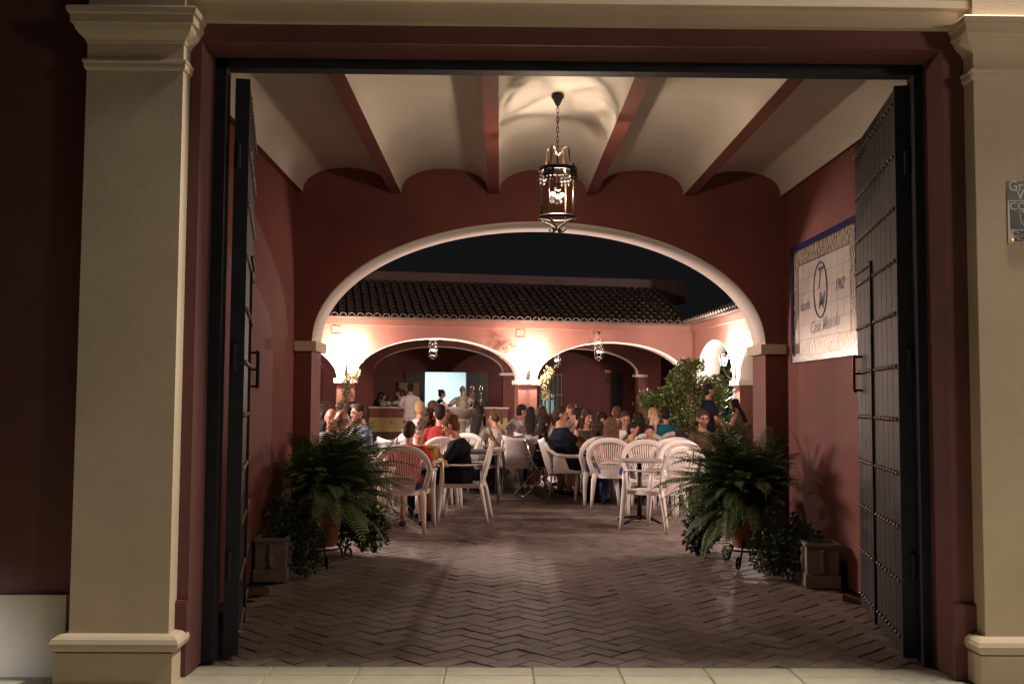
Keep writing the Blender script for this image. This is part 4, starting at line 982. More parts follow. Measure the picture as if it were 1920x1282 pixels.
table('L', -1.15, 14.75, 5, 'white table shared by the curly haired woman and the blonde')
table('L', .72, 15.95, 0, 'white table between the leaning man and the long haired women')
table('L', 1.62, 16.0, 6, 'white table at which the bending man in stripes leans')
table('L', 2.75, 15.15, 10, 'white table with napkins near the man in teal', .40, .38)
table('L', -2.35, 14.6, 0, 'white table half hidden behind the left pier')
table('P', 3.35, 14.0, 0, 'dark pedestal table behind the right fern', .33, .33, mt=M['tabletop'])
# empty chairs
chair('M', 1.80, 12.10, 182, 'empty slatted chair facing the street, tucked behind the grey pedestal table')
chair('M', 1.70, 10.88, -48, 'empty slatted chair nearest the right fern, turned towards the grey table')
chair('M', 2.30, 12.05, 170, 'empty slatted chair half hidden by the right fern, legs showing')
chair('S', .24, 14.80, -12, 'empty shell chair seen squarely from behind in the middle of the courtyard')
chair('S', 2.48, 16.1, 150, 'bright white empty shell chair left of the man in teal')
chair('S', 2.95, 16.15, 185, 'shaded empty shell chair in front of the man in teal')
chair('M', -.84, 12.62, 200, 'slatted chair behind the boy, facing the street across the white table')
chair('M', 2.12, 13.2, -20, 'empty slatted chair whose back the salmon topped woman rests her hand on')
# things on tables
hb = thing('handbag', 'mustard yellow boxy handbag with a gold chain standing on the white table', 'handbag', (-.80, 11.22, .712), R(6))
g = G(); g.loft([((0, 0, 0), (.118, 0, 0), (0, .045, 0)), ((0, 0, .02), (.122, 0, 0), (0, .05, 0)), ((0, 0, .135), (.118, 0, 0), (0, .045, 0)), ((0, 0, .155), (.112, 0, 0), (0, .035, 0))], 24, power=.35); g.build('bag_body', M['mustard'], hb)
g = G(); g.box(-.03, .09, -.056, -.0495, .115, .122); g.build('zip', M['iron'], hb); g = G(); g.tube([(.075, -.060, .125), (.078, -.062, .095), (.070, -.06, .085)], .006, 6); g.build('zip_pull', M['box'], hb)
g = G(); g.tube([(.115, -.02, .13), (.15, -.05, .05), (.165, -.09, -.05), (.17, -.10, -.22), (.165, -.10, -.38)], .006, 6); g.build('chain_strap', M['gold'], hb, smooth=True)
def bottle(name, label, x, y, z, prof, mt, cat='bottle', group=None, cap_=None):
    g = G(); g.lathe(prof, 14); 
    if cap_:
        t = thing(name, label, cat, (x, y, z), 0, group); g.build('bottle_body', mt, t, smooth=True); c = G(); c.lathe(cap_[0], 10); c.build('cap', cap_[1], t, smooth=True); return t
    o = g.build(name, mt, None, smooth=True, loc=(x, y, z)); return tag(o, label, cat, group)
BP = [(.036, 0), (.040, .01), (.040, .13), (.034, .17), (.014, .21), (.013, .24)]
bluew = glass_mat('water_bottle_plastic', (.75, .80, .86))
bottle('water_bottle', 'clear water bottle on the table left of the boy in red', -1.52, 11.62, .712, BP, bluew, cap_=([(.015, .235), (.015, .255), (.01, .257)], M['navy']))
bottle('drinking_glass', 'drinking glass beside the clear water bottle', -1.42, 11.55, .712, [(.028, 0), (.034, .11), (.032, .11), (.026, .008)], M['glass'], 'glass')
bottle('mustard_bottle', 'small white squeeze bottle with yellow cap between the boy and the handbag', -.86, 11.52, .712, [(.025, 0), (.028, .01), (.028, .11), (.02, .13)], M['box'], cap_=([(.016, .13), (.013, .15), (.004, .175)], M['mustard']))
for i, (x, y, lb) in enumerate(((-.58, 13.75, 'tall empty glass near the left edge of the glass littered table'), (-.45, 13.9, 'empty glass in the middle of the glass littered table'), (-.22, 13.78, 'glass at the right of the glass littered table'))):
    bottle('drinking_glass', lb, x, y, .712, [(.028, 0), (.036, .13), (.034, .13), (.026, .008)], M['glass'], 'glass', 'glasses on the littered table')
bottle('drinking_glass', 'wine glass on the table before the long haired women', .66, 15.75, .712, [(.03, 0), (.005, .01), (.005, .07), (.034, .10), (.036, .15)], M['glass'], 'glass')
bottle('drinking_glass', 'glass by the hands of the man in navy', 1.28, 14.2, .712, [(.028, 0), (.034, .11), (.032, .11), (.026, .008)], M['glass'], 'glass')
for x, y, z, lb, sd in ((-1.62, 11.7, .712, 'folded white paper napkin tent on the paper covered table', 1), (-.28, 13.72, .712, 'crumpled paper wrap on the glass littered table', 2), (2.70, 15.05, .712, 'paper napkins on the table near the man in teal', 3)):
    g = G(); rg = random.Random(sd)
    g.face([(-.07, -.05, 0), (.07, -.05, 0), (.02, 0, .13), (-.04, .01, .11)]); g.face([(-.07, .05, 0), (.07, .05, 0), (.02, 0, .13), (-.04, .01, .11)]); g.face([(.07, -.05, 0), (.07, .05, 0), (.02, 0, .13)]); g.face([(-.07, -.05, 0), (-.07, .05, 0), (-.04, .01, .11)])
    o = g.build('paper_napkin', M['box'], None, loc=(x, y, z), fix=False); o.rotation_euler = (0, 0, sd); tag(o, lb, 'napkin', 'paper napkins')
g = G(); g.box(-.17, .17, -.05, .05, -.01, .02); g.box(-.17, .17, -.05, -.03, .0, .05)
g.build('bread_tray', M['board'], None, loc=(-.28, 13.9, .712)); tag(bpy.data.objects['bread_tray'], 'brown serving tray on the glass littered table', 'tray')
g = G(); g.bev(-.13, .13, -.10, .10, 0, .34, .006); o = g.build('white_box', M['box'], None, loc=(.12, 16.1, -.01)); tag(o, 'white box standing on the floor under the empty shell chair', 'box')

# plates, cans and glasses on the tables
PLATES = [(-1.28, 11.62, 'white plate at the back left of the boy in red\'s table'), (-1.02, 11.75, 'white plate at the back right of the boy in red\'s table'), (-.50, 14.05, 'plate at the back of the glass littered table'), (1.35, 14.3, 'plate before the man in navy'), (1.62, 14.5, 'plate at the far right of the table of the man in navy'), (2.20, 14.4, 'plate on the table right of the man in navy\'s'), (-1.15, 14.7, 'plate on the table of the curly haired woman'), (.80, 16.0, 'plate between the leaning man and the long haired women'), (2.8, 15.3, 'plate on the table near the man in teal'), (-1.95, 11.95, 'plate on the paper covered table')]
for x, y, lb in PLATES:
    g = G(); g.lathe([(.05, 0), (.07, .004), (.115, .018), (.113, .021), (.065, .008), (.01, .007)], 20); o = g.build('plate', M['box'], None, smooth=True, loc=(x, y, .711)); tag(o, lb, 'plate', 'plates on the tables')
CANS = [(-.95, 11.68, .06, 'amber drink glass behind the mustard handbag'), (1.50, 14.25, .05, 'amber drink glass near the edge of the table of the man in navy'), (2.05, 14.65, .05, 'amber drink glass at the left of the joined white table'), (2.38, 14.45, .05, 'amber drink glass at the right of the joined white table'), (-1.30, 14.6, .05, 'amber drink glass by the curly haired woman'), (2.60, 15.25, .05, 'amber drink glass by the blonde in peach'), (-.60, 14.1, .05, 'amber drink glass at the back of the glass littered table'), (-2.02, 11.75, .05, 'amber drink glass on the paper covered table'), (1.55, 16.0, .05, 'amber drink glass below the bent person in stripes')]
amber = glass_mat('amber_drink', (.75, .42, .12))
for x, y, q, lb in CANS:
    g = G(); g.lathe([(.026, 0), (.033, .12), (.031, .12), (.024, .008)], 12); o = g.build('drink_glass', amber, None, smooth=True, loc=(x, y, .712)); tag(o, lb, 'glass', 'amber drinks')

# ================================================================= PEOPLE
REM = []          # objects to be fused into one continuous skin
def fuse(g, name, mt, parent, vox, it=3, label=None):
    o = g.build(name, mt, parent, smooth=True, label=label, fix=False)
    md = o.modifiers.new('r', 'REMESH'); md.mode = 'VOXEL'; md.voxel_size = vox; md.use_smooth_shade = True
    if it: ms = o.modifiers.new('s', 'SMOOTH'); ms.factor = .5; ms.iterations = it
    REM.append(o); return o
def rotz(a): return Matrix.Rotation(a, 3, 'Z')
def ik(S, T, l1, l2, pole):
    d = T - S; L_ = min(d.length, (l1 + l2) * .985); dn = d.normalized(); T = S + dn * L_
    a = (l1 * l1 - l2 * l2 + L_ * L_) / (2 * L_); h = sqrt(max(0, l1 * l1 - a * a))
    p = pole - dn * pole.dot(dn); p.normalize(); return S + dn * a + p * h, T
SK = {'a': (.55, .30, .21), 'b': (.46, .235, .155), 'c': (.62, .37, .27)}
HC = {'k': (.022, .016, .014), 'd': (.050, .030, .021), 'b': (.115, .060, .034), 'r': (.115, .048, .028), 'l': (.42, .27, .13), 'g': (.16, .14, .12)}
def person(label, x, y, zh, a, sk='a', hair=('short', 'k'), top=((.6, .6, .6), 'short'), bottom=((.03, .04, .08), 'long'), pose='sit', lean=8, hyaw=0, hpitch=10, hands=None, k=1.0, fat=1.0, fem=False, hd=0, ch=None, chl=None, dots=False, glasses=False, group=None):
    """x, y, zh: place of the head centre; a: facing in degrees clockwise from away; local +Y is forward"""
    vox = (.0155, .0115, .0078)[hd]
    Lr_ = R(lean); s = V((0, sin(Lr_), cos(Lr_)))
    pz = .53 if pose == 'sit' else .90 * k
    hp = R(lean * .6 + hpitch * .5); hdv = V((0, sin(hp), cos(hp)))
    T = (zh - pz - .165 * k * cos(hp)) / (.49 * cos(Lr_)) ; T = max(.62, min(1.25, T))
    P0 = V((0, 0, pz)); nb = P0 + s * .49 * T; hc = nb + hdv * .165 * k + V((0, .012, 0))
    fwd = V((sin(R(a)), cos(R(a)), 0)); rx, ry = x - fwd.x * hc.y, y - fwd.y * hc.y
    root = thing('person', label, 'person', (rx, ry, -.010), -R(a), group)
    w_ = .92 if fem else 1.0; ex = lambda r: V((r * w_ * k, 0, 0)); ey = lambda r: V((0, cos(Lr_), -sin(Lr_))) * r * k
    def torso(inf, lo=-.10, hi=.49):
        pr = [(-.10, .12, .095), (-.04, .158, .118), (.03, .165 * (1.04 if fem else 1), .122), (.10, .142 * (.95 if fem else 1), .108), (.17, .138 * (.94 if fem else 1), .105), (.26, .152, .112), (.34, .165, .118 if not fem else .125), (.41, .168, .102), (.455, .135, .085), (.485, .078, .064), (.50, .060, .056)]
        rr = []
        for h, a_, b_ in pr:
            if h < lo - .001 or h > hi + .001: continue
            f = fat if -.06 < h < .36 else 1 + (fat - 1) * .4
            belly = (fat - 1) * .16 if 0 <= h <= .3 else 0
            rr.append((P0 + s * h * T + ey(1) * belly, ex(a_ * f + inf), ey(b_ * f + inf)))
        return rr
    B = G(); B.loft(torso(0), 16)
    sh = P0 + s * .425 * T; hip = P0 + s * -.02
    B.cap(nb - s * .03, .058 * k * (1 + (fat - 1) * .6), hc - hdv * .06 * k, .052 * k * (1 + (fat - 1) * .6))
    HM = rotz(-R(hyaw)) @ Matrix.Rotation(-R(hpitch), 3, 'X')
    H = lambda *p: hc + HM @ (V(p) * k)
    B.ell(H(0, -.008, .012), .077 * k, .096 * k, .100 * k, HM, 14, 10); B.ell(H(0, .022, -.045), .060 * k * (1 + (fat - 1) * .4), .068 * k, .066 * k, HM)
    B.cap(H(0, .090, .008), .009 * k, H(0, .112, -.022), .014 * k, 8); B.ell(H(0, .078, -.082), .026 * k, .020 * k, .018 * k, HM); B.ell(H(0, .080, .030), .050 * k, .014 * k, .012 * k, HM)
    for q in (-1, 1): B.ell(H(q * .079, -.012, -.005), .011 * k, .020 * k, .032 * k, HM); B.ell(H(q * .038, .068, -.022), .022 * k, .018 * k, .018 * k, HM)
    # arms
    SL_ = G(); SLk = top[1]; arms = []
    dflt = {'table': ((-.14, .40, .745), (.16, .38, .745)), 'lap': ((-.10, .30, .66), (.10, .32, .66)), 'down': ((-.24, .04, pz - .05 * k), (.24, .04, pz - .05 * k)), 'chin': ((-.14, .36, .745), (.03, .22, zh - .16)), 'hips': ((-.17, .12, pz + .06), (.17, .12, pz + .06))}
    hs = dflt[hands] if isinstance(hands, str) else (hands or dflt['table' if pose == 'sit' else 'down'])
    for q, tg_ in zip((-1, 1), hs):
        S = sh + V((q * .172 * w_ * k * (1 + (fat - 1) * .5), 0, -.012)); tg_ = V(tg_)
        E, Tn = ik(S, tg_, .275 * k, .245 * k, V((q * .65, -.55, -.75)))
        fr_ = 1 + (fat - 1) * .7; th = (.84 if fem else 1.0) * k * fr_
        B.cap(S, .047 * th, S.lerp(E, .5), .044 * th); B.cap(S.lerp(E, .5), .044 * th, E, .036 * th); B.cap(E, .037 * th, E.lerp(Tn, .35), .038 * th); B.cap(E.lerp(Tn, .35), .038 * th, Tn, .025 * th)
        fd = (Tn - E).normalized(); fd = (fd + V((0, .15, -.25 if pose == 'sit' else -.1))).normalized(); sd = fd.cross(V((0, 0, 1))); sd = sd.normalized() if sd.length > .1 else V((1, 0, 0)); un = sd.cross(fd).normalized()
        Hm = Matrix((sd, fd, un)).transposed()
        B.ell(Tn + fd * .045 * k, .038 * k, .052 * k, .018 * k, Hm)
        for f_ in range(4):
            fx = (f_ - 1.5) * .0185 * k; L1 = (.040, .046, .044, .034)[f_] * k; b0 = Tn + fd * .080 * k + sd * fx; b1 = b0 + (fd * .92 - un * .32).normalized() * L1; b2 = b1 + (fd * .5 - un * .85).normalized() * L1 * .85
            B.cap(b0 - fd * .02 * k, .0088 * k, b1, .0082 * k, 7); B.cap(b1, .0082 * k, b2, .007 * k, 7)
        tb = Tn + fd * .02 * k - sd * q * .030 * k; t1 = tb + (fd * .7 - sd * q * .65).normalized() * .038 * k; t2 = t1 + (fd * .95 - un * .3).normalized() * .03 * k
        B.cap(tb, .012 * k, t1, .0095 * k, 7); B.cap(t1, .0095 * k, t2, .008 * k, 7)
        inf = .013
        if SLk == 'short': SL_.cap(S, .047 * th + inf, S.lerp(E, .62), .043 * th + inf + .006)
        elif SLk == 'long': SL_.cap(S, .047 * th + inf, E, .037 * th + inf); SL_.cap(E, .038 * th + inf, Tn - fd * .0, .028 * th + inf * .8)
        elif SLk == 'cap': SL_.cap(S, .047 * th + inf, S.lerp(E, .18), .046 * th + inf)
    # legs
    TR = G(); thick = (1 + (fat - 1) * .6) * k; feet = []
    for q in (-1, 1):
        h_ = hip + V((q * .088 * k, .01, -.01))
        if pose == 'sit': kn = V((q * .125 * k, .43 * k, pz - .02)); an = V((q * .115 * k, .38 * k + (.05 if q > 0 else -.04), .085))
        else: kn = V((q * .10 * k, .015, .49 * k)); an = V((q * .105 * k, -.01, .085 * k))
        B.cap(h_, .084 * thick, kn, .056 * thick); B.cap(kn, .056 * thick, kn.lerp(an, .3), .055 * thick); B.cap(kn.lerp(an, .3), .055 * thick, an, .035 * k)
        B.cap(an + V((0, -.03, -.045)), .030 * k, an + V((0, .13 * k, -.058)), .024 * k)
        i_ = .012
        if bottom[1] == 'long': TR.cap(h_, .084 * thick + i_, kn, .057 * thick + i_); TR.cap(kn, .057 * thick + i_, an + V((0, 0, .0)), .045 * k + i_)
        elif bottom[1] == 'short': TR.cap(h_, .084 * thick + i_, h_.lerp(kn, .8), .066 * thick + i_ * 1.5)
        elif bottom[1] == 'dress': TR.cap(h_, .090 * thick + i_, h_.lerp(kn, 1.0), .066 * thick + i_ * 1.5)
        so = G(); so.cap(an + V((0, -.038, -.050)), .036 * k, an + V((0, .06 * k, -.054)), .036 * k); so.cap(an + V((0, .06 * k, -.054)), .036 * k, an + V((0, .15 * k, -.060)), .028 * k)
        so.build('shoe', cloth((.03, .025, .025), .6) if bottom[0][0] < .3 else cloth((.35, .30, .26), .6), root, smooth=True)
    if bottom[1] == 'dress': 
        mid = V((0, .0, pz)); TR.loft([(mid + V((0, -.09, -.01)), (.17 * k, 0, 0), (0, 0, .10 * k)), (mid + V((0, .1, -.01)), (.19 * k, 0, 0), (0, 0, .10 * k)), (mid + V((0, .42 * k, -.02)), (.18 * k, 0, 0), (0, 0, .08 * k))], 14) if pose == 'sit' else TR.loft([(mid, (.17 * k, 0, 0), (0, .12 * k, 0)), (mid + V((0, 0, -.38 * k)), (.2 * k, 0, 0), (0, .16 * k, 0))], 14)
    TR.loft(torso(.014, -.10, .10), 14)
    fuse(B, 'body', skinm(SK[sk]), root, vox, 2)
    fuse(TR, 'dress_skirt' if bottom[1] == 'dress' else ('shorts' if bottom[1] == 'short' else 'trousers'), cloth(bottom[0], dots=dots), root, max(.0115, vox), 3)
    SL_.loft(torso(.015, -.04 if SLk != 'crop' else .1, .455 if SLk == 'none' else .485), 16)
    fuse(SL_, 'top', cloth(top[0]), root, max(.0105, vox), 4)
    # face
    for q in (-1, 1):
        g = G(); g.ell(H(q * .032, .0865, .006), .0125 * k, .006 * k, .0065 * k, HM, 8, 5); g.build('eye', M['eye'], root, smooth=True)
        g = G(); g.tube([H(q * .014, .095, .026), H(q * .032, .094, .033), H(q * .052, .080, .028)], .0042 * k, 5); g.build('eyebrow', hairm(HC[hair[1]]), root, smooth=True)
    g = G(); g.ell(H(0, .090, -.056), .024 * k, .007 * k, .0065 * k, HM, 8, 5); g.build('mouth', M['lip'], root, smooth=True)
    if glasses:
        g = G()
        for q in (-1, 1): g.tube([H(q * .034 + .026 * cos(b), .106, .004 + .018 * sin(b)) for b in [2 * pi * i / 12 for i in range(12)]], .0028, 5, loop=True); g.tube([H(q * .058, .104, .008), H(q * .082, .0, .008)], .003, 5)
        g.build('spectacles', M['blackw'], root)
    # hair
    st, hcx = hair; hm = hairm(HC[hcx]); Hh = G(); rg = random.Random(int(abs(x) * 1000) + int(y * 10))
    if st != 'bald':
        gr = 1.0 if st in ('short',) else 1.05
        Hh.ell(H(0, -.020, .030), .083 * k * gr, .096 * k * gr, .096 * k * gr, HM, 14, 10)
        Hh.ell(H(0, -.045, -.015), .077 * k * gr, .066 * k * gr, .085 * k * gr, HM, 12, 8)
        if st == 'short':
            for _ in range(26):
                d = V((rg.gauss(0, 1), rg.gauss(-.3, 1), abs(rg.gauss(.5, .8)))).normalized(); Hh.ell(H(d.x * .070, -.020 + d.y * .082, .034 + d.z * .080), .017 * k, .017 * k, .017 * k, None, 7, 5)
        if st == 'bun': Hh.ell(H(0, -.10, .075), .042 * k, .042 * k, .042 * k, HM); 
        if st == 'updo':
            for dx, dy, dz, r_ in ((0, -.095, .045, .042), (.03, -.082, .065, .034), (-.03, -.085, .03, .038), (0, -.06, .085, .042)): Hh.ell(H(dx, dy, dz), r_ * k, r_ * k, r_ * k, HM)
        if st == 'pony':
            Hh.ell(H(0, -.115, .045), .030 * k, .035 * k, .03 * k, HM); p = [H(0, -.12, .05), H(0, -.165, .01), H(0, -.165, -.08), H(0, -.15, -.16)]
            for i, rr in enumerate((.030, .036, .028)): Hh.cap(p[i], rr * k, p[i + 1], rr * .8 * k)
        if st in ('long', 'wavy', 'curly'):
            ln = {'long': .30, 'wavy': .36, 'curly': .20}[st]
            dn = V((0, -.10 + .0, -1)).normalized(); bk = H(0, -.055, -.02)
            rings = []
            for i in range(6):
                t = i / 5; c = bk + V((0, -.045 * t, 0)) - s * (ln * t * k) + V((0, -.055 * sin(pi * min(1, t * 1.4) / 2), 0)) + s * 0
                rings.append((c + V((0, 0, 0)), V(((.088 + (.022 if st != 'long' else .005) * sin(pi * t)) * k * (1 - .35 * t ** 3), 0, 0)), V((0, (.055 - .018 * t) * k, 0))))
            Hh.loft(rings, 14)
            for q in (-1, 1): Hh.cap(H(q * .070, .018, .01), .026 * k, H(q * .082, .0, -.10), .026 * k); Hh.cap(H(q * .082, .0, -.10), .026 * k, sh + V((q * .085, .045, .02)) - s * (.02 + ln * .18), .020 * k)
            if st != 'long':
                for _ in range(60 if st == 'curly' else 42):
                    t = rg.random(); c, e1, e2 = rings[min(5, int(t * 6))]; b = rg.uniform(0, 2 * pi); Hh.ell(c + e1 * cos(b) * .95 + e2 * sin(b) * .9 + V((0, 0, rg.uniform(-.02, .02))), .024 * k, .022 * k, .024 * k, None, 7, 5)
                if st == 'curly':
                    for _ in range(50):
                        d = V((rg.gauss(0, 1), rg.gauss(-.5, 1), abs(rg.gauss(.4, .8)))).normalized(); Hh.ell(H(d.x * .085, -.028 + d.y * .09, .03 + d.z * .085), .022 * k, .022 * k, .022 * k, None, 7, 5)
            else:
                for i in range(9):
                    f = i / 4 - 1; a_ = rings[0][0] + V((f * .075 * k, -.035, 0)); b_ = rings[5][0] + V((f * .060 * k, -.022, -rg.uniform(0, .05))); Hh.cap(a_, .015 * k, b_, .008 * k, 7)
        fuse(Hh, 'hair', hm, root, min(vox, .012), 1)
    elif hcx == 'g' or hcx == 'd':
        Hh.ell(H(0, -.048, -.022), .0765 * k, .060 * k, .052 * k, HM); fuse(Hh, 'hair', hm, root, .010, 2)
    if ch: chair(ch, rx - fwd.x * .0, ry - fwd.y * .0, a, chl)
    return root

# head positions in metres, one line each
person('bald man in a white shirt seated with his back to us behind the left fern', -1.72, 10.9, 1.16, a=-18, hair=('bald','g'), sk='b', top=((.78,.72,.76),'short'), fat=1.12, hd=1, ch='M', chl='slatted chair of the bald man behind the left fern')
person('tanned balding man facing us, mostly hidden behind the bald man in white', -2.05, 12.2, 1.16, a=165, hair=('bald','g'), sk='b', top=((.3,.3,.32),'short'), ch='M', chl='slatted chair of the tanned balding man at the far left')
person('dark curly haired diner at the far left edge beside the gatehouse pier', -2.97, 17, 1.22, a=20, hair=('curly','d'), top=((.12,.08,.08),'short'), fem=True, ch='M', chl='chair of the curly haired diner at the far left edge')
person('dark haired girl in pink low behind the left pier', -2.21, 12.6, 1.13, a=15, hair=('long','k'), top=((.55,.12,.22),'short'), k=.86, fem=True, ch='M', chl='chair of the girl in pink by the left pier')
person('black haired diner between the bald man and the man in blue grey', -2.07, 13.6, 1.17, a=10, hair=('short','k'), top=((.05,.05,.06),'short'), ch='M', chl='chair of the black haired diner behind the bald man')
person('brown haired bearded man in a blue grey shirt turned to the left', -1.87, 13.2, 1.21, a=-125, hair=('short','d'), sk='b', top=((.20,.26,.34),'long'), ch='S', chl='shell chair of the man in the blue grey shirt')
person('diner with short dark hair farthest back on the left, facing us', -2.79, 19, 1.24, a=175, hair=('short','k'), top=((.3,.25,.2),'short'), ch='M', chl='chair of the diner farthest back on the left')
person('boy in a red t-shirt seen from behind in the nearest slatted chair', -0.98, 10.85, 1.05, a=4, hair=('short','d'), sk='a', top=((.42,.028,.022),'short'), bottom=((.03,.03,.05),'short'), k=.88, hpitch=14, hd=2, ch='M', chl='nearest slatted chair, in which the boy in red sits')
person('small grey haired diner facing us behind the boy in red', -1.00, 12.4, 0.97, a=172, hair=('short','g'), top=((.45,.42,.40),'short'), k=.85, ch=None)
person('woman in a black dress with auburn pinned up hair leaning left over the table', -0.58, 11.7, 1.09, a=-84, hair=('updo','r'), sk='a', top=((.008,.008,.012),'short'), bottom=((.008,.008,.013),'dress'), lean=14, hpitch=30, fem=True, fat=1.16, hd=2, hands=((-.12,.36,.80),(.10,.40,.80)), ch='M', chl='slatted armchair seen from the side under the woman in black')
person('dark haired man in a red top seated behind the woman in black', -0.79, 13.2, 1.21, a=-12, hair=('short','k'), top=((.42,.05,.05),'short'), hd=1, ch='M', chl='chair of the man in the red top')
person('woman with long curly brown hair in a pale top turned to the right', -0.92, 13.4, 1.15, a=50, hair=('curly','d'), top=((.58,.54,.52),'short'), fem=True, hd=1, ch='M', chl='chair of the curly haired woman in the pale top')
person('short haired blonde in white seated with her back to us', -1.26, 15.8, 1.25, a=8, hair=('short','l'), top=((.70,.66,.64),'short'), fem=True, ch='M', chl='chair of the short haired blonde')
person('auburn haired diner beyond the blonde, facing right', -1.15, 17.5, 1.25, a=60, hair=('updo','r'), top=((.5,.45,.42),'short'), fem=True, ch='M', chl='chair of the auburn haired diner')
person('pink faced bald man facing us in front of the bar', -1.07, 19, 1.25, a=178, hair=('bald','k'), sk='c', top=((.4,.35,.35),'short'), ch='M', chl='chair of the pink faced bald man before the bar')
person('man in white t-shirt and grey jeans standing at the bar, back to us', -2.21, 24.7, 1.68, a=-6, pose='stand', hair=('short','k'), sk='b', top=((.62,.58,.56),'short'), bottom=((.13,.13,.13),'long'), lean=2, hpitch=4, hd=1, hands=((-.20,.30,1.12),(.22,.20,1.02)))
person('dark haired woman in a white shirt behind the bar reaching to the left', -2.67, 26.3, 1.57, a=-95, pose='stand', hair=('pony','d'), sk='b', top=((.62,.60,.56),'short'), fem=True, lean=8, hands=((-.1,.52,1.36),(.15,.42,1.25)), k=.95)
person('person in dark clothes behind the left end of the bar raising an arm', -3.10, 26.3, 1.48, a=80, pose='stand', hair=('long','k'), sk='b', top=((.03,.03,.035),'short'), fem=True, lean=12, hands=((-.1,.40,1.45),(.15,.40,1.25)), k=.93)
person('woman in black with a bun silhouetted before the lit kitchen window', -1.56, 27.0, 1.55, a=75, pose='stand', hair=('bun','k'), sk='b', top=((.01,.01,.012),'cap'), fem=True, lean=8, hands=((-.12,.35,1.22),(.12,.38,1.25)), k=.94)
person('bald barman in a white t-shirt facing us before the kitchen window', -1.01, 27.0, 1.66, a=188, pose='stand', hair=('bald','k'), sk='b', top=((.66,.63,.52),'short'), lean=6, hands=((-.30,.22,1.24),(.52,.22,1.26)), fat=1.12)
person('ruddy faced man behind the beer taps', -0.76, 27.2, 1.56, a=190, pose='stand', hair=('bald','g'), sk='b', top=((.10,.04,.04),'short'))
person('dark haired diner beyond the fountain', -0.45, 19.5, 1.27, a=5, hair=('short','k'), top=((.25,.12,.10),'short'), ch='M', chl='chair beyond the fountain')
person('woman with long dark hair in a pale lace top beside the fountain', -0.29, 14.9, 1.18, a=25, hair=('long','k'), top=((.42,.42,.36),'cap'), fem=True, hd=1, ch='M', chl='chair of the woman in the lace top by the fountain')
person('woman with a brown ponytail and glasses in a sleeveless cream blouse and dotted trousers', -0.09, 15.5, 1.13, a=-38, hair=('pony','b'), top=((.62,.50,.44),'none'), bottom=((.02,.02,.03),'long'), dots=True, fem=True, lean=10, hpitch=22, glasses=True, hd=1, ch='S', chl='shell chair of the woman with the ponytail')
person('man in a white t-shirt leaning over the table on his forearm', 0.39, 17.0, 1.21, a=75, hair=('short','k'), sk='b', top=((.70,.64,.66),'short'), lean=32, hd=1, hands=((-.15,.50,.90),(.12,.48,.80)), ch='M', chl='chair of the leaning man in white')
person('woman with very straight long dark hair right of the leaning man', 0.51, 16.4, 1.16, a=2, hair=('long','k'), top=((.12,.08,.08),'cap'), fem=True, hd=1, ch='S', chl='white shell chair of the woman with very straight hair')
person('dark haired woman in white by the barred window', 0.72, 16.9, 1.17, a=-8, hair=('long','d'), top=((.70,.66,.64),'short'), fem=True, ch='S', chl='shell chair of the dark haired woman in white')
person('woman in black with long black hair on the aluminium chair', 0.68, 14.7, 1.04, a=72, hair=('wavy','k'), top=((.01,.01,.014),'short'), bottom=((.008,.008,.012),'dress'), fem=True, hd=1, ch='A', chl='aluminium chair with horizontal slats left of the man in navy')
person('stocky man in a navy polo and dark trousers in profile, facing right', 0.85, 13.85, 1.19, a=84, hair=('short','d'), sk='b', top=((.012,.015,.030),'short'), bottom=((.008,.008,.014),'long'), fat=1.42, lean=-6, hpitch=4, hands=((-.05,.50,.80),(.06,.44,.72)), hd=2, ch='S', chl='shell chair seen from the side under the man in navy')
person('reddish haired diner farthest back behind the man in navy', 1.33, 18.5, 1.22, a=-60, hair=('short','r'), top=((.3,.2,.18),'short'), ch='M', chl='chair of the reddish haired diner at the back')
person('black haired diner between the man in navy and the young woman with long hair', 1.26, 16.3, 1.15, a=-50, hair=('bun','k'), top=((.28,.18,.12),'short'), fem=True, ch='M', chl='chair of the black haired diner right of the man in navy')
person('young woman with long straight brown hair looking down to the right, in an olive top', 1.34, 15.3, 1.14, a=148, hair=('long','d'), sk='a', top=((.05,.055,.035),'none'), fem=True, hpitch=16, hd=2, ch='M', chl='chair of the young woman in the olive top')
person('person in a white striped shirt bent far forward over a table', 1.68, 16.4, 1.08, a=78, hair=('short','k'), top=((.66,.58,.66),'short'), lean=42, hpitch=40, hd=1, ch=None)
person('brown haired diner seen from behind right of the bent person in stripes', 2.00, 17, 1.18, a=0, hair=('short','b'), top=((.2,.14,.1),'short'), fem=True, ch='M', chl='chair of the brown haired diner at the back right')
person('short haired man in white facing us and looking down', 1.95, 15.4, 1.11, a=182, hair=('short','d'), sk='b', top=((.72,.70,.68),'short'), hpitch=20, hd=2, ch='M', chl='chair of the man in white who faces us')
person('woman with dark curls and bare shoulders next to the man in navy', 1.34, 13.7, 1.00, a=-4, hair=('curly','d'), sk='a', top=((.55,.38,.22),'none'), fem=True, hd=1, k=.95, ch='M', chl='slatted chair of the woman with dark curls')
person('woman with long wavy brown hair in a salmon top stretching her arm to the right', 1.49, 13.3, 1.05, a=10, hair=('wavy','b'), sk='a', top=((.50,.20,.15),'cap'), bottom=((.05,.09,.26),'long'), fem=True, hd=2, lean=6, hands=((-.12,.36,.745),(.47,.20,.86)), ch='M', chl='slatted chair seen from behind under the woman with long wavy hair')
person('large dark haired head turned away beside the man in white facing us', 2.12, 15.3, 1.09, a=-15, hair=('wavy','k'), top=((.10,.08,.08),'short'), fem=True, hd=1, ch='M', chl='chair of the dark haired woman beside the man facing us')
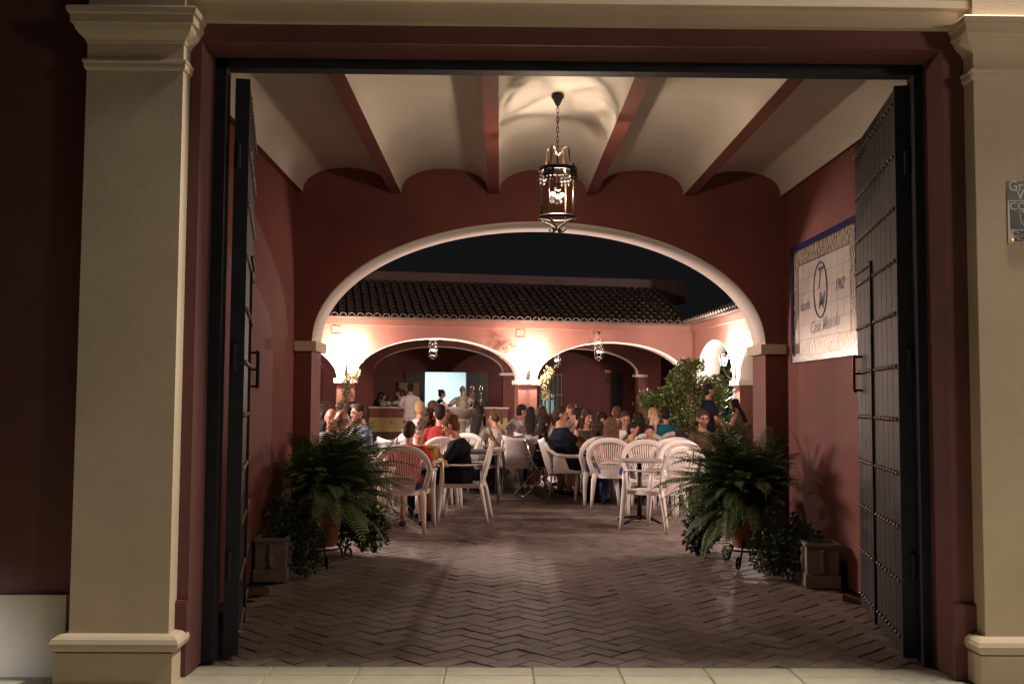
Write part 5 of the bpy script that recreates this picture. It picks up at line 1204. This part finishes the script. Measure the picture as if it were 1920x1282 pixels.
person('dark haired boy in a yellow t-shirt turned half right', 1.88, 14.0, 0.99, a=105, hair=('short','k'), top=((.55,.42,.04),'short'), k=.88, hd=1, ch='M', chl='chair of the boy in yellow')
person('small dark haired child low behind the white chair backs', 2.08, 13.8, 0.93, a=-170, hair=('short','k'), top=((.3,.2,.18),'short'), k=.80, hd=1, ch=None)
person('blonde woman with a bun in a peach top resting her chin on her hand', 2.51, 16.2, 1.16, a=160, hair=('bun','l'), sk='c', top=((.62,.42,.22),'short'), fem=True, hpitch=8, hd=1, hands='chin', ch='M', chl='chair of the blonde woman in peach')
person('man in a teal t-shirt seen from behind below the bush', 2.68, 16.2, 1.18, a=-14, hair=('short','k'), top=((.015,.14,.17),'short'), fat=1.1, hd=1, ch='M', chl='chair of the man in teal')
person('black haired child leaning low behind the nearest right hand chair', 2.48, 13.6, 0.93, a=20, hair=('wavy','k'), top=((.5,.35,.32),'short'), k=.82, fem=True, hd=1, ch='M', chl='slatted chair of the low leaning black haired child')
person('dark haired man in a navy polo standing by the bush, facing right', 3.62, 17.2, 1.58, a=78, pose='stand', hair=('short','k'), sk='b', top=((.012,.016,.035),'short'), bottom=((.01,.01,.015),'long'), lean=1, hpitch=6, hd=1, k=.95, hands=((-.12,.28,1.0),(.14,.26,1.02)))
person('woman with long dark hair, olive top and white trousers beside the wing pier', 4.43, 18.8, 1.35, a=-72, pose='stand', hair=('wavy','k'), sk='a', top=((.10,.09,.045),'none'), bottom=((.65,.62,.60),'long'), fem=True, k=.86, lean=10, hpitch=4, hd=1, hands=((-.10,.34,.98),(.12,.36,1.0)))
person('tanned diner with dark glasses facing us just above the right fern', 2.78, 13.6, 1.16, a=175, hair=('updo','d'), sk='b', top=((.12,.08,.06),'short'), fem=True, glasses=True, hd=1, ch='M', chl='chair of the tanned diner above the right fern')

# ---------------------------------------------------------------- bake the fused skins and the lettering
for o in (MONO, SHEL, ALU):
    assert o['label'] != 'x'
bpy.context.view_layer.update()
dg = bpy.context.evaluated_depsgraph_get()
for o in REM:
    me = bpy.data.meshes.new_from_object(o.evaluated_get(dg)); me.name = o.name
    if not me.materials: me.materials.append(o.data.materials[0])
    o.modifiers.clear(); o.data = me
    me.polygons.foreach_set('use_smooth', [True] * len(me.polygons))
for o in TEXTS:
    me = bpy.data.meshes.new_from_object(o.evaluated_get(dg)); nm = o.name; par = o.parent; ml = o.matrix_local.copy()
    bpy.data.objects.remove(o); n2 = newobj(nm, me, par); n2.matrix_local = ml
